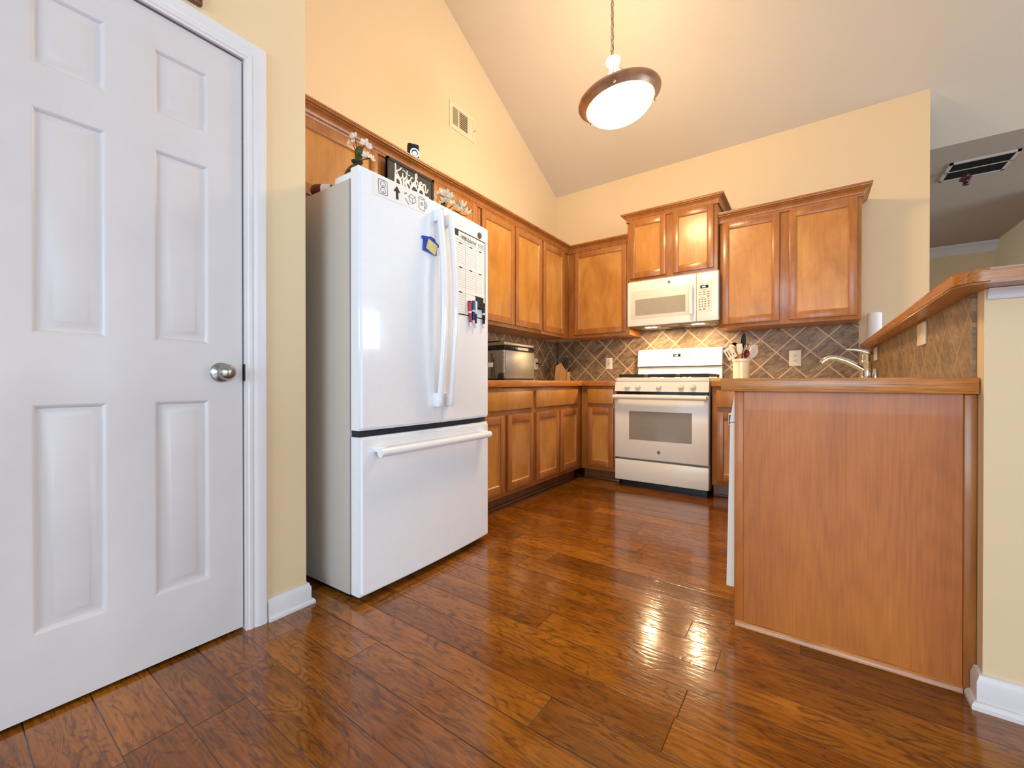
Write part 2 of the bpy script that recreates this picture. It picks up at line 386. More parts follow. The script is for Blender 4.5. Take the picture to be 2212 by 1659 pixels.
holed('wall_right', lambda u, v, d: (5.0 - d, u, v), 2.2, 8.4, 5.1, 3.3, 5.3, 0.5, 2.4)
def window(name, f, u0, u1, z0, z1):
    m = MB(); wd = .06
    for a, b, c, d in ((u0 - wd, z0 - wd, u0, z1 + wd), (u1, z0 - wd, u1 + wd, z1 + wd), (u0 - wd, z0 - wd, u1 + wd, z0), (u0 - wd, z1, u1 + wd, z1 + wd)): fbox(m, f, a, b, c, d, -.10, .02)
    fbox(m, f, (u0 + u1) / 2 - .025, z0, (u0 + u1) / 2 + .025, z1, -.09, -.05)
    struct(m, name, 'trim_white')
window('window_1', lambda u, v, d: (u, REAR + d, v), -1.5, 1.5, 0.5, 2.4)
window('window_2', lambda u, v, d: (5.0 - d, u, v), -2.2, 1.0, 0.5, 2.4)
window('window_added', lambda u, v, d: (5.0 - d, u, v), 3.3, 5.3, 0.5, 2.4)  # unseen window added to carry the hallway fill light
# hallway beyond the bar
struct(MB().box(0.5, 8.1, 0, 5.1, 8.25, 2.75), 'wall_hall_back', 'wall_paint')
struct(MB().box(1.98, 6.0, 0, 2.1, 8.1, 2.75), 'wall_hall_right', 'wall_paint')
# half wall carrying the bar
BX = 0.392
struct(MB().box(BX, 1.69, 0, BX + .135, YW, 1.155), 'wall_bar', 'wall_paint')

# crown / sweep helper: profile (out,z) swept along an XY path, mitred; the out side is to the right of travel
def sweep(mb, path, prof, side=1):
    P = [Vector((x, y)) for x, y in path]; n = len(P); offs = []
    for i in range(n):
        d0 = (P[i] - P[i - 1]).normalized() if i > 0 else None; d1 = (P[i + 1] - P[i]).normalized() if i < n - 1 else None
        nn = lambda d: Vector((d.y, -d.x)) * side
        if d0 is None: offs.append(nn(d1))
        elif d1 is None: offs.append(nn(d0))
        else:
            a, b = nn(d0), nn(d1); m = (a + b).normalized(); offs.append(m / max(0.2, m.dot(a)))
    rows = [[mb.bm.verts.new((P[i].x + offs[i].x * o, P[i].y + offs[i].y * o, z)) for o, z in prof] for i in range(n)]
    k = len(prof)
    for i in range(n - 1):
        for j in range(k): mb.bm.faces.new((rows[i][j], rows[i][(j + 1) % k], rows[i + 1][(j + 1) % k], rows[i + 1][j]))
    mb.bm.faces.new(rows[0]); mb.bm.faces.new(rows[-1][::-1]); return mb
def crown(z0, h=0.066, p=0.055):
    s = h / 0.066; q = p / 0.055
    P = [(0, -.012), (.012, -.012), (.014, -.006), (.012, .000), (.006, .002), (.006, .006), (.010, .009), (.012, .018), (.018, .029), (.027, .037), (.036, .041), (.036, .045), (.043, .046), (.049, .050), (.050, .055), (.055, .056), (.055, .066), (0, .066)]
    return [(a * q, z0 + b * s) for a, b in P]

# baseboards
bprof = [(0, 0), (.026, 0), (.026, .010), (.020, .018), (.014, .020), (.014, .066), (.010, .074), (.008, .082), (0, .084)]
struct(sweep(MB(), [(PX, 0.738), (PX, 0.89), (XW + .3, 0.89)], bprof), 'baseboard_pantry', 'trim_white', smooth=True)
b2 = [(o * 1.0, z * 1.12) for o, z in bprof]
struct(sweep(MB(), [(BX, 1.735), (BX, 1.69), (BX + .135, 1.69), (BX + .135, YW)], b2), 'baseboard_bar', 'trim_white', smooth=True)
# bed moulding under the bar top
tp = [(0, 1.126), (.008, 1.126), (.010, 1.130), (.008, 1.134), (.010, 1.138), (.016, 1.146), (.022, 1.151), (.022, 1.1545), (0, 1.1545)]
struct(sweep(MB(), [(BX + .004, 1.69), (BX + .135, 1.69), (BX + .135, YW)], tp), 'trim_1', 'trim_white', smooth=True)
# hallway crown
hp = [(0, 2.62), (.012, 2.62), (.016, 2.64), (.030, 2.655), (.050, 2.69), (.075, 2.71), (.085, 2.715), (.085, 2.735), (.095, 2.747), (0, 2.747)]
struct(sweep(MB(), [(0.52, 8.1), (2.0, 8.1)], hp, side=1), 'trim_2', 'trim_white', smooth=True)
m = MB()
for a, b, c, d in ((6.55, 0, 6.63, 2.1), (7.52, 0, 7.60, 2.1), (6.55, 2.1, 7.60, 2.18)): fbox(m, NXF(1.98), a, b, c, d, 0, .018)
struct(m, 'trim_3', 'trim_white')

# ------------------------------------------------------------------ pantry door with casing
cprof = [(0, 0), (0.010, 0), (0.010, .008), (.013, .012), (.013, .022), (.010, .026), (.015, .034), (.018, .046), (.018, .066), (.012, .072), (0, .072)]   # (out, across)
def casing(y0, y1, zt):
    m = MB(); P = [(y0, 0), (y0, zt), (y1, zt), (y1, 0)]
    offs = [(-1, 0), (-1, 1), (1, 1), (1, 0)]
    rows = [[m.bm.verts.new((PX + o, p[0] + f[0] * a, p[1] + f[1] * a)) for o, a in cprof] for p, f in zip(P, offs)]
    k = len(cprof)
    for i in range(3):
        for j in range(k): m.bm.faces.new((rows[i][j], rows[i][(j + 1) % k], rows[i + 1][(j + 1) % k], rows[i + 1][j]))
    m.bm.faces.new(rows[0]); m.bm.faces.new(rows[-1]); return m
m = casing(DY0 - .002, DY1 + .002, DZ)
for a, b, c, d in ((DY0 - .02, 0, DY0 - .003, DZ + .003), (DY1 + .003, 0, DY1 + .02, DZ + .003), (DY0 - .02, DZ + .003, DY1 + .02, DZ + .02)): m.box(PX - .115, a, b, PX + .002, c, d)
for a, b, c, d in ((DY0 - .003, 0, DY0 + .012, DZ), (DY1 - .012, 0, DY1 + .003, DZ), (DY0, DZ - .012, DY1, DZ + .003)): m.box(PX - .055, a, b, PX - .045, c, d)
tr = struct(m, 'trim_4', 'trim_white', smooth=True)
plain('strike_metal', (74, 66, 56), 0.4, 0.8)
MB().box(PX - .03, DY1 + .0005, 0.905, PX + .008, DY1 + .0032, 0.965).build('strike_plate', 'strike_metal', tr)
FX = PX - 0.006
f = XF(FX)
dm = MB()
cols = [(0.156, 0.3045), (0.4105, 0.559)]; rws = [(0.226, 0.841), (1.028, 1.636), (1.745, 1.952)]
ys = [DY0 + .002, cols[0][0], cols[0][1], cols[1][0], cols[1][1], DY1 - .002]; zs = [0.013, rws[0][0], rws[0][1], rws[1][0], rws[1][1], rws[2][0], rws[2][1], DZ - .004]
fbox(dm, f, ys[0], zs[0], ys[-1], zs[-1], -.038, -.014)
def quad(u0, v0, u1, v1):
    dm.bm.faces.new([dm.bm.verts.new(f(*p, 0)) for p in ((u0, v0), (u1, v0), (u1, v1), (u0, v1))])
for i in range(5):
    for j in range(7):
        u0, u1, v0, v1 = ys[i], ys[i + 1], zs[j], zs[j + 1]
        if i in (1, 3) and j in (1, 3, 5):
            L = lambda k, d: (u0 + k, v0 + k, u1 - k, v1 - k, d)
            dm.rings([L(0, 0), L(.006, -.003), L(.012, -.011), L(.018, -.0115), L(.040, -.0025), L(.042, -.002)], f)
        else: quad(u0, v0, u1, v1)
for a, b in (((ys[0], zs[0]), (ys[-1], zs[0])), ((ys[-1], zs[0]), (ys[-1], zs[-1])), ((ys[-1], zs[-1]), (ys[0], zs[-1])), ((ys[0], zs[-1]), (ys[0], zs[0]))):
    dm.bm.faces.new([dm.bm.verts.new(p) for p in (f(*a, 0), f(*b, 0), f(*b, -.02), f(*a, -.02))])
bmesh.ops.remove_doubles(dm.bm, verts=dm.bm.verts, dist=0.0002)
door = struct(dm, 'door_1', 'door_white', smooth=True)
kb = MB().lathe([(0, .0), (.033, .0), (.034, .004), (.031, .009), (.022, .012), (.012, .016), (.011, .026), (.014, .030), (.022, .036), (.027, .046), (.027, .054), (.022, .063), (.012, .068), (0, .069)], (FX, 0.592, 0.934), (1, 0, 0), 36)
kn = kb.build('door_knob', 'nickel', door); kn['label'] = 'brushed nickel knob'

# ------------------------------------------------------------------ kitchen cabinets
def shaker(parent, f, u0, v0, u1, v1, fr=0.047, th=0.02):
    m = MB(); iu0, iu1, iv0, iv1 = u0 + fr, u1 - fr, v0 + fr + .008, v1 - fr - .008
    fbox(m, f, u0, v0, iu0, v1, 0, th, .0025); fbox(m, f, iu1, v0, u1, v1, 0, th, .0025)
    fbox(m, f, iu0 - .0005, v0, iu1 + .0005, iv0, 0, th - .0004, .0025); fbox(m, f, iu0 - .0005, iv1, iu1 + .0005, v1, 0, th - .0004, .0025)
    d = m.build('door', 'cabinet_frame', parent)
    p = MB().rings([(iu0 - .001, iv0 - .001, iu1 + .001, iv1 + .001, th - .004), (iu0 + .004, iv0 + .004, iu1 - .004, iv1 - .004, th - .009), (iu0 + .005, iv0 + .005, iu1 - .005, iv1 - .005, th - .011)], f)
    p.build('door_panel', 'cabinet_panel', d, smooth=False)
    return d
def drawer(parent, f, u0, v0, u1, v1, th=0.02):
    m = MB(); fbox(m, f, u0, v0, u1, v1, 0, th, .005); return m.build('drawer_front', 'cabinet_panel', parent)
def face_frame(m, f, u0, v0, u1, v1, opens, th=0.02):
    """front frame as a grid of boxes round the openings (u0,v0,u1,v1)"""
    us = sorted({u0, u1, *[o[0] for o in opens], *[o[2] for o in opens]}); vs = sorted({v0, v1, *[o[1] for o in opens], *[o[3] for o in opens]})
    for a, b in zip(us, us[1:]):
        run = None
        for c, d in zip(vs, vs[1:]):
            cu, cv = (a + b) / 2, (c + d) / 2
            hole = any(o[0] < cu < o[2] and o[1] < cv < o[3] for o in opens)
            if not hole: fbox(m, f, a, c, b, d, -th, 0)
    return m
def cab(name, label, cat, f, u0, v0, u1, v1, depth, doors=(), drawers=(), toe=0, group=None, back_gap=0.002):
    ce = f((u0 + u1) / 2, 0 if toe else v0, -depth / 2)
    t = thing(name, label, cat, (ce[0], ce[1], 0 if toe else v0), 0, group)
    m = MB(); zb = v0
    fbox(m, f, u0, zb, u1, v1, -depth + back_gap, -.02); 
    fbox(m, f, u0, zb, u1, v1, -.0205, 0, .0015)
    m.build('carcass', 'cabinet_frame', t)
    for d in doors: shaker(t, f, *d)
    for d in drawers: drawer(t, f, *d)
    if toe:
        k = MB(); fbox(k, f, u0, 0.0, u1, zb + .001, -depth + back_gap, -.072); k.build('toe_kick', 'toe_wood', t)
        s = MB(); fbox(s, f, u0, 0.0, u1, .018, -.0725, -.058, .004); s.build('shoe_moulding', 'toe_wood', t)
    return t
LX = XF(-2.025); DU = 0.318
cab('wall_cabinet', 'wooden cabinet above the fridge, its doors partly hidden by vase, sign and flowers', 'cabinet', LX, 0.894, 1.80, 2.398, 2.226, DU,
    doors=[(0.935, 1.826, 1.494, 2.206), (1.925, 1.826, 2.372, 2.206)])
cab('wall_cabinet', 'two-door wooden wall cabinet right of the fridge above the ice maker', 'cabinet', LX, 2.40, 1.35, 3.302, 2.226, DU,
    doors=[(2.425, 1.378, 2.850, 2.206), (2.868, 1.378, 3.290, 2.206)])
cab('wall_cabinet', 'narrow one-door wooden wall cabinet at the inner corner on the left wall', 'cabinet', LX, 3.304, 1.35, 3.833, 2.226, DU,
    doors=[(3.318, 1.378, 3.722, 2.206)])
BY = YF(3.835)
cab('wall_cabinet', 'one-door wooden wall cabinet in the corner left of the microwave', 'cabinet', BY, -2.023, 1.35, -1.378, 2.226, DU,
    doors=[(-1.948, 1.378, -1.404, 2.206)])
MY = YF(3.775)
mc = cab('wall_cabinet', 'short raised two-door wooden cabinet directly above the white microwave', 'cabinet', MY, -1.376, 1.826, -0.617, 2.386, 0.378,
    doors=[(-1.350, 1.848, -1.028, 2.376), (-0.969, 1.848, -0.645, 2.376)])
sweep(MB(), [(-1.376, YW - .004), (-1.376, 3.775), (-0.617, 3.775), (-0.617, YW - .004)], crown(2.384, .062, .05)).build('crown_moulding', 'cabinet_frame', mc)
rc = cab('wall_cabinet', 'wide two-door wooden wall cabinet right of the microwave, next to the bare wall', 'cabinet', BY, -0.613, 1.35, 0.300, 2.226, DU,
    doors=[(-0.587, 1.378, -0.190, 2.210), (-0.128, 1.378, 0.274, 2.210)])
sweep(MB(), [(-0.613, 3.835), (0.300, 3.835), (0.300, YW - .004)], crown(2.224, .068, .055), side=1 if False else 1).build('crown_moulding', 'cabinet_frame', rc)
tag(sweep(MB(), [(-2.025, 0.893), (-2.025, 3.835), (-1.378, 3.835)], crown(2.222, .062, .055)).build('crown_moulding', 'cabinet_frame'),
    'long wooden crown moulding turning the corner on top of the left wall cabinets', 'crown moulding')
# base cabinets
BLX = XF(-1.735); BBY = YF(3.545)
cab('base_cabinet', 'wooden base cabinet beside the fridge, partly hidden by it, with drawer over two doors', 'cabinet', BLX, 1.945, .10, 2.705, .866, .605,
    doors=[(1.975, .135, 2.316, .667), (2.357, .135, 2.684, .667)], drawers=[(1.975, .704, 2.684, .834)], toe=1)
cab('base_cabinet', 'wooden base cabinet in the left corner run with drawer over two doors', 'cabinet', BLX, 2.707, .10, 3.543, .866, .605,
    doors=[(2.733, .135, 3.094, .669), (3.122, .135, 3.447, .669)], drawers=[(2.733, .704, 3.447, .836)], toe=1)
cab('base_cabinet', 'narrow wooden base cabinet with one door just left of the stove', 'cabinet', BBY, -1.733, .10, -1.388, .866, .605,
    doors=[(-1.663, .137, -1.414, .669)], drawers=[(-1.663, .706, -1.414, .838)], toe=1)
cab('base_cabinet', 'narrow wooden base cabinet between the stove and the peninsula', 'cabinet', BBY, -0.616, .10, -0.200, .866, .605,
    doors=[(-0.580, .137, -0.270, .669)], drawers=[(-0.584, .706, -0.270, .838)], toe=1)
# peninsula
t = thing('peninsula_cabinet', 'wooden peninsula cabinet with a large flat end panel facing the camera', 'cabinet', (0.08, 2.6, 0))
MB().box(-0.196, 1.745, 0.0, 0.364, 1.770, .866).build('end_panel', 'island_panel', t)
m = MB().box(-0.226, 1.741, 0.0, -0.1965, 1.772, .866, .002); m.build('corner_stile', 'island_panel', t)
m = MB().box(0.3645, 1.737, 0.0, 0.3915, 1.772, .866, .004); m.build('scribe_moulding', 'cabinet_frame', t)
m = MB().prism([(0, 0), (.014, 0), (.012, .010), (.006, .018), (0, .020)], lambda u, v, w_: (w_, 1.745 - u, v), -0.222, 0.364)
m.build('shoe_moulding', 'oak_edge', t)
MB().box(-0.196, 2.40, .10, 0.386, 3.543, .866).build('carcass', 'cabinet_frame', t)
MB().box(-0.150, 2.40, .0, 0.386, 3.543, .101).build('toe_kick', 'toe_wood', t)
for a, b in ((2.43, 2.79), (2.81, 3.17)): shaker(t, NXF(-0.196), a, .135, b, .667)
# dishwasher in the peninsula
t = thing('dishwasher', 'white dishwasher in the kitchen side of the peninsula, seen edge-on', 'dishwasher', (0.05, 2.08, 0))
MB().box(-0.20, 1.785, .105, 0.33, 2.385, .862).build('tub', 'appliance_side', t)
MB().hexa([(-0.258, 1.784, .118), (-.201, 1.784, .118), (-.201, 2.386, .118), (-0.258, 2.386, .118), (-0.246, 1.784, .745), (-.201, 1.784, .745), (-.201, 2.386, .745), (-0.246, 2.386, .745)]).build('door', 'stove_white', t, smooth=False)
MB().hexa([(-0.248, 1.784, .748), (-.201, 1.784, .748), (-.201, 2.386, .748), (-0.248, 2.386, .748), (-0.232, 1.784, .852), (-.201, 1.784, .852), (-.201, 2.386, .852), (-0.232, 2.386, .852)]).build('control_strip', 'stove_white', t, smooth=False)
la = MB().box(-0.282, 1.99, .716, -0.246, 2.09, .765, .003).build('latch_handle', 'stove_white', t)
MB().box(-0.2795, 1.9885, .721, -0.2665, 2.08, .760).build('latch_recess', 'black_plastic', la)
MB().box(-0.17, 1.785, 0, -0.15, 2.385, .105).build('toe_panel', 'black_plastic', t)

# ------------------------------------------------------------------ countertops and bar
CT0, CT1 = .866, .913
t = thing('countertop', 'L-shaped tan countertop with oak edge left of the stove', 'countertop', (-2.0, 3.0, CT0))
m = MB().box(XW + .001, 1.945, CT0, -1.722, YW - .001, CT1); m.box(-1.722, 3.532, CT0, -1.386, YW - .001, CT1); m.build('top_surface', 'laminate', t)
m = MB().box(-1.722, 1.945, CT0, -1.700, 3.510, CT1 + .0005, .003); m.build('edge_band', 'oak_edge_depth', t)
m = MB().box(-1.722, 3.510, CT0, -1.386, 3.532, CT1 + .0005, .003); m.build('edge_band', 'oak_edge', t)
t = thing('countertop', 'peninsula countertop with thick oak edge holding the sink faucet', 'countertop', (0.05, 2.6, CT0))
m = MB().box(-0.245, 1.740, CT0, BX - .0015, YW - .001, CT1); m.box(-0.616, 3.532, CT0, -0.245, YW - .001, CT1); m.build('top_surface', 'laminate', t)
m = MB().box(-0.268, 1.715, CT0, BX - .0015, 1.740, CT1 + .001, .004); m.build('edge_band', 'oak_edge', t)
m = MB().box(-0.268, 1.740, CT0, -0.245, 3.510, CT1 + .001, .004); m.build('edge_band', 'oak_edge_depth', t)
m = MB().box(-0.616, 3.510, CT0, -0.245, 3.532, CT1 + .0005, .003); m.build('edge_band', 'oak_edge', t)
# raised bar top, rounded near corner
def arc(cx, cy, r, a0, a1, n=7): return [(cx + r * math.cos(math.radians(a0 + (a1 - a0) * i / n)), cy + r * math.sin(math.radians(a0 + (a1 - a0) * i / n))) for i in range(n + 1)]
bx0, bx1, by0 = 0.318, 0.80, 1.585
poly = arc(bx0 + .06, by0 + .06, .06, 180, 270) + arc(bx1 - .06, by0 + .06, .06, 270, 360) + [(bx1, 3.9), (0.695, 3.9), (0.695, YW - .001), (bx0, YW - .001)]
m = MB().prism(poly, lambda u, v, w_: (u, v, w_), 1.1555, 1.195)
bmesh.ops.bevel(m.bm, geom=[e for e in m.bm.edges if abs(e.verts[0].co.z - e.verts[1].co.z) < 1e-5], offset=.006, segments=2, affect='EDGES')
tag(m.build('bar_top', 'bar_oak'), 'raised oak bar top with rounded corner on the half wall', 'bar top')

# ------------------------------------------------------------------ backsplash tile
tag(MB().box(XW + .0005, 1.945, CT1, XW + .009, YW - .0005, 1.3495).build('backsplash', 'tile_left', keep=True), 'brown diagonal tile backsplash on the left wall behind the ice maker', 'backsplash')
tag(MB().box(XW + .0095, YW - .0095, CT1, 0.308, YW - .0005, 1.409).build('backsplash', 'tile_back', keep=True), 'brown diagonal tile backsplash on the back wall behind the stove', 'backsplash') if False else None
m = MB().box(XW + .0095, YW - .0095, CT1 + .0005, 0.308, YW - .0005, 1.3495); m.box(-1.3765, YW - .0095, 1.3495, -0.6145, YW - .0005, 1.4085)
tag(m.build('backsplash', 'tile_back', keep=True), 'brown diagonal tile backsplash on the back wall behind the stove', 'backsplash')
tag(MB().box(BX - .0095, 1.752, CT1 + .0005, BX - .0005, YW - .010, 1.1550).build('backsplash', 'tile_bar', keep=True), 'brown tile backsplash strip under the raised bar top behind the faucet', 'backsplash')

# ------------------------------------------------------------------ fridge (local axes: x outward from the door faces, y along the front)
FR0 = Vector((-1.463, 1.004, 0)); FRA = math.radians(1.95); FRM = Matrix.Translation(FR0) @ Matrix.Rotation(FRA, 4, 'Z')
t = fridge = thing('refrigerator', 'white french door refrigerator with bottom freezer drawer', 'fridge', FR0, FRA)
def fp(mb, name, mat, parent=None, **k): return mb.build(name, mat, parent or fridge, local=True, **k)
m = MB().box(-.76, .002, .022, -.074, .855, 1.737, .006); fp(m, 'body', 'appliance_side')
m = MB().box(-.72, .02, 0.0, -.09, .837, .0225); fp(m, 'base_grille', 'black_plastic')
bul = lambda y: .017 * (1 - ((y - .4285) / .4285) ** 2)       # the door faces bow outwards a little
def bend(m, y0=0.0, back=None):
    ys = [v.co.y for v in m.bm.verts]
    k = math.floor(min(ys) / .025)
    while k * .025 < max(ys):
        if k * .025 > min(ys) + .001: bmesh.ops.bisect_plane(m.bm, geom=m.bm.verts[:] + m.bm.edges[:] + m.bm.faces[:], plane_co=(0, k * .025, 0), plane_no=(0, 1, 0))
        k += 1
    for v in m.bm.verts: v.co.x += bul(y0 + v.co.y) * (1 if back is None else max(0, (v.co.x - back) / -back))
    return m
def fdoor(y0, y1, z0, z1):
    m = MB().box(-.060, y0, z0, 0, y1, z1)
    es = [e for e in m.bm.edges if min(e.verts[0].co.x, e.verts[1].co.x) > -.001]
    bmesh.ops.bevel(m.bm, geom=es, offset=.011, segments=4, affect='EDGES'); return bend(m, 0, -.060)
d1 = fp(fdoor(0, .4535, .703, 1.772), 'left_door', 'appliance_white')
d2 = fp(fdoor(.4575, .857, .703, 1.772), 'right_door', 'appliance_white')
d3 = fp(fdoor(0, .857, .030, .676), 'freezer_drawer', 'appliance_white')
fp(MB().box(-.073, .012, .04, -.0605, .845, 1.73), 'door_gasket', 'dark_gap')
fp(MB().box(-.062, .010, .680, -.022, .847, .700), 'hinge_rail', 'dark_gap')
for a, b in ((.006, .085), (.772, .851)): fp(MB().box(-.18, a, 1.737, -.062, b, 1.766, .006), 'hinge_cover', 'appliance_white')
for y, d, s in ((.408, d1, -1), (.484, d2, 1)):
    pts = [(.046 + .032 * math.sin(PI * i / 14), y, .800 + (1.716 - .800) * i / 14) for i in range(15)]
    m = MB(); prof = []
    for i, (x, yy, z) in enumerate(pts):
        prof.append([m.bm.verts.new((x + .013 * math.cos(a) , yy + .017 * math.sin(a), z)) for a in [2 * PI * k / 14 for k in range(14)]])
    for a, b in zip(prof, prof[1:]):
        for k in range(14): m.bm.faces.new((a[k], a[(k + 1) % 14], b[(k + 1) % 14], b[k]))
    m.bm.faces.new(prof[0]); m.bm.faces.new(prof[-1])
    m.box(.014, y - .017, .782, .057, y + .017, .850, .008); m.box(.014, y - .015, 1.665, .056, y + .015, 1.722, .008)
    fp(m, 'handle', 'appliance_white', d)
m = MB().tube([(.048, .058, .612), (.052, .25, .612), (.053, .4285, .612), (.052, .60, .612), (.048, .800, .612)], .0185, 14)
m.box(.003, .058, .612, .040, .105, .634, .006); m.box(.003, .753, .612, .040, .800, .634, .006)
fp(m, 'handle', 'appliance_white', d3)
# things held on the fridge doors
def fthing(name, label, cat, y, z, x=0.0, tilt=0.0, group=None):
    o = thing(name, label, cat, FRM @ Vector((x, y, z)), 0, group); o.rotation_euler = (Matrix.Rotation(FRA, 4, 'Z') @ Matrix.Rotation(tilt, 4, 'X')).to_euler(); return o
BEND = [None]
def lp(mb, name, mat, parent, **k):
    if BEND[0] is not None: bend(mb, BEND[0])
    return mb.build(name, mat, parent, local=True, **k)
def ring2(m, pts, wdt, x, closed=True):           # flat stroke outline in the local y,z plane
    n = len(pts); P = [Vector(p) for p in pts]
    for i in range(n if closed else n - 1):
        a, b = P[i], P[(i + 1) % n]; d = (b - a).normalized(); q = Vector((-d.y, d.x)) * wdt / 2; a2 = a - d * wdt * .3; b2 = b + d * wdt * .3
        m.bm.faces.new([m.bm.verts.new((x, p.x, p.y)) for p in (a2 - q, b2 - q, b2 + q, a2 + q)])
circ = lambda cx, cy, r, n=16, ry=None: [(cx + r * math.cos(2 * PI * i / n), cy + (ry or r) * math.sin(2 * PI * i / n)) for i in range(n)]
def poly2(m, pts, x): m.bm.faces.new([m.bm.verts.new((x, a, b)) for a, b in pts])
TX = lambda mx, y, z: (lambda c: Vector((mx + c.z, y + c.x, z + c.y)))
BEND[0] = .060
s = fthing('sign_strip', 'white paper strip with outlet, arrow, cube and mug drawings on the fridge door', 'paper sign', 0.060, 1.674, .0003, math.radians(2.2))
lp(MB().box(0, 0, 0, .0006, .308, .083), 'sheet', 'paper', s)
X = .0009; W_ = .0022
rr = lambda a, b, c, d, r: arc(a + r, b + r, r, 180, 270, 3) + arc(c - r, b + r, r, 270, 360, 3) + arc(c - r, d - r, r, 0, 90, 3) + arc(a + r, d - r, r, 90, 180, 3)
m = MB(); ring2(m, rr(.026, .012, .070, .072, .006), W_, X)
for c in (.029, .055):
    ring2(m, circ(.048, c, .0125), W_, X); poly2(m, circ(.048, c - .006, .003, 8), X)
    for dx in (-.004, .004): poly2(m, circ(.048 + dx, c + .003, .0013, 6), X)
lp(m, 'outlet_drawing', 'ink', s, smooth=False)
m = MB(); poly2(m, [(.113, .014), (.127, .014), (.127, .046), (.139, .045), (.120, .072), (.101, .045), (.113, .046)], X); lp(m, 'arrow_drawing', 'ink', s, smooth=False)
m = MB(); ring2(m, [(.164, .034), (.184, .012)], .003, X, False); lp(m, 'pencil_drawing', 'ink', s, smooth=False)
m = MB(); poly2(m, [(.158, .055), (.172, .063), (.176, .057), (.162, .049)], X); lp(m, 'eraser_drawing', 'ink_grey', s, smooth=False)
m = MB(); ring2(m, [(.188, .030), (.184, .048), (.200, .062), (.222, .056), (.226, .036), (.206, .022)], W_, X); ring2(m, [(.184, .048), (.206, .042), (.206, .022)], W_, X, False); ring2(m, [(.206, .042), (.222, .056)], W_, X, False)
lp(m, 'cube_drawing', 'ink', s, smooth=False)
m = MB(); ring2(m, [(.244, .018), (.244, .064)], W_, X, False); ring2(m, [(.278, .010), (.278, .064)], W_, X, False); ring2(m, circ(.261, .064, .017, 14, .005), W_, X); ring2(m, [(.244, .018), (.252, .010), (.278, .010)], W_, X, False)
ring2(m, circ(.262, .038, .007, 12), W_, X); ring2(m, [(.262, .034), (.262, .044)], W_, X, False)
ring2(m, [(.278, .054), (.290, .052), (.295, .040), (.290, .026), (.278, .020)], W_, X, False); ring2(m, [(.278, .047), (.285, .045), (.288, .038), (.285, .031), (.278, .027)], W_, X, False)
lp(m, 'mug_drawing', 'ink', s, smooth=False)
BEND[0] = None
s = fthing('house_magnet', 'glossy blue house-shaped magnet holding a yellow note pad on the fridge', 'magnet', 0.370, 1.537, bul(.40) + .0005, math.radians(-5))
poly = [(-.044, -.030), (.040, -.030), (.040, .018), (.054, .016), (.050, .028), (.034, .032), (.020, .046), (-.002, .048), (-.022, .042), (-.056, .034), (-.054, .022), (-.044, .022)]
lp(MB().prism(poly, lambda u, v, w_: (w_, u, v), 0, .008), 'house_body', 'house_blue', s)
m = MB().box(.0082, -.028, -.026, .014, .032, .024); bmesh.ops.rotate(m.bm, verts=m.bm.verts, cent=(0, 0, -.006), matrix=Matrix.Rotation(math.radians(-13), 3, 'X'))
lp(m, 'note_pad', 'note_yellow', s)
BEND[0] = .544
s = fthing('weekly_planner', 'white weekly planner sheet with black border on the right fridge door', 'planner', 0.544, 1.250, .0003)
PWd, PH = .277, .434
lp(MB().box(0, 0, 0, .0006, PWd, PH), 'sheet', 'paper', s)
m = MB(); ring2(m, [(.003, .003), (PWd - .003, .003), (PWd - .003, PH - .003), (.003, PH - .003)], .006, X)
c0, c1, c2, c3 = .008, .092, .184, PWd - .012
poly2(m, [(.006, PH - .006), (.033, PH - .006), (.033, PH - .034), (.006, PH - .034)], X)
m.addmesh(text_mesh('WEEKLY', .028, bold=.0009), lambda c: Vector((X, .056 + c.x * .62, PH - .041 + c.y)))
m.addmesh(text_mesh('planner', .032, shear=.3, bold=.0004), lambda c: Vector((X, .118 + c.x * .72, PH - .042 + c.y)))
ring2(m, [(.044, PH - .034), (.052, PH - .034)], .003, X, False); ring2(m, [(.203, PH - .034), (.212, PH - .034)], .003, X, False)
tops = (PH - .066, PH - .190, PH - .318)
for r_, zt in enumerate(tops):
    for k, (a, b) in enumerate(((c0, c1), (c1, c2), (c2, c3))):
        if r_ == 2 and k == 2: continue
        mid = (a + b) / 2 if not (r_ == 2 and k == 1) else c2
        ring2(m, [(mid - .011, zt), (mid + .011, zt)], .006, X, False)
lp(m, 'printing', 'ink', s, smooth=False)
m = MB(); ring2(m, [(.006, PH - .052), (PWd - .012, PH - .052)], .0022, X, False)
for r_, zt in enumerate(tops):
    zb = zt - .112
    for k, (a, b) in enumerate(((c0, c1), (c1, c2), (c2, c3))):
        if r_ == 2 and k == 2: continue
        if r_ == 2 and k == 1: b = c3
        ring2(m, [(a + .004, zt), ((a + b) / 2 - .016, zt)], .0016, X, False); ring2(m, [((a + b) / 2 + .016, zt), (b - .004, zt)], .0016, X, False)
        if not (r_ == 2 and k == 1):
            for q in range(1, 9): ring2(m, [(a + .010, zt - .0125 * q), (b - .006, zt - .0125 * q)], .0011, X, False)
    for a in ((c1, c2) if r_ < 2 else (c1,)): ring2(m, [(a, zt + .002), (a, zb)], .0024, X, False)
lp(m, 'ruled_lines', 'ink_grey', s, smooth=False)
lp(MB().box(.0006, .206, PH - .046, .0009, .264, PH - .020), 'blue_box', 'pale_blue', s)
BEND[0] = None
s = fthing('coin_magnet', 'round brown disc magnet above the planner on the fridge', 'magnet', .762, 1.707, bul(.755) + .0003)
m = MB().lathe([(0, 0), (.0165, 0), (.0175, .002), (.0165, .004), (.013, .0035), (.012, .0042), (.005, .0042), (.004, .0055), (0, .006)], (0, 0, 0), (1, 0, 0), 28); lp(m, 'disc', 'coin_brass', s)
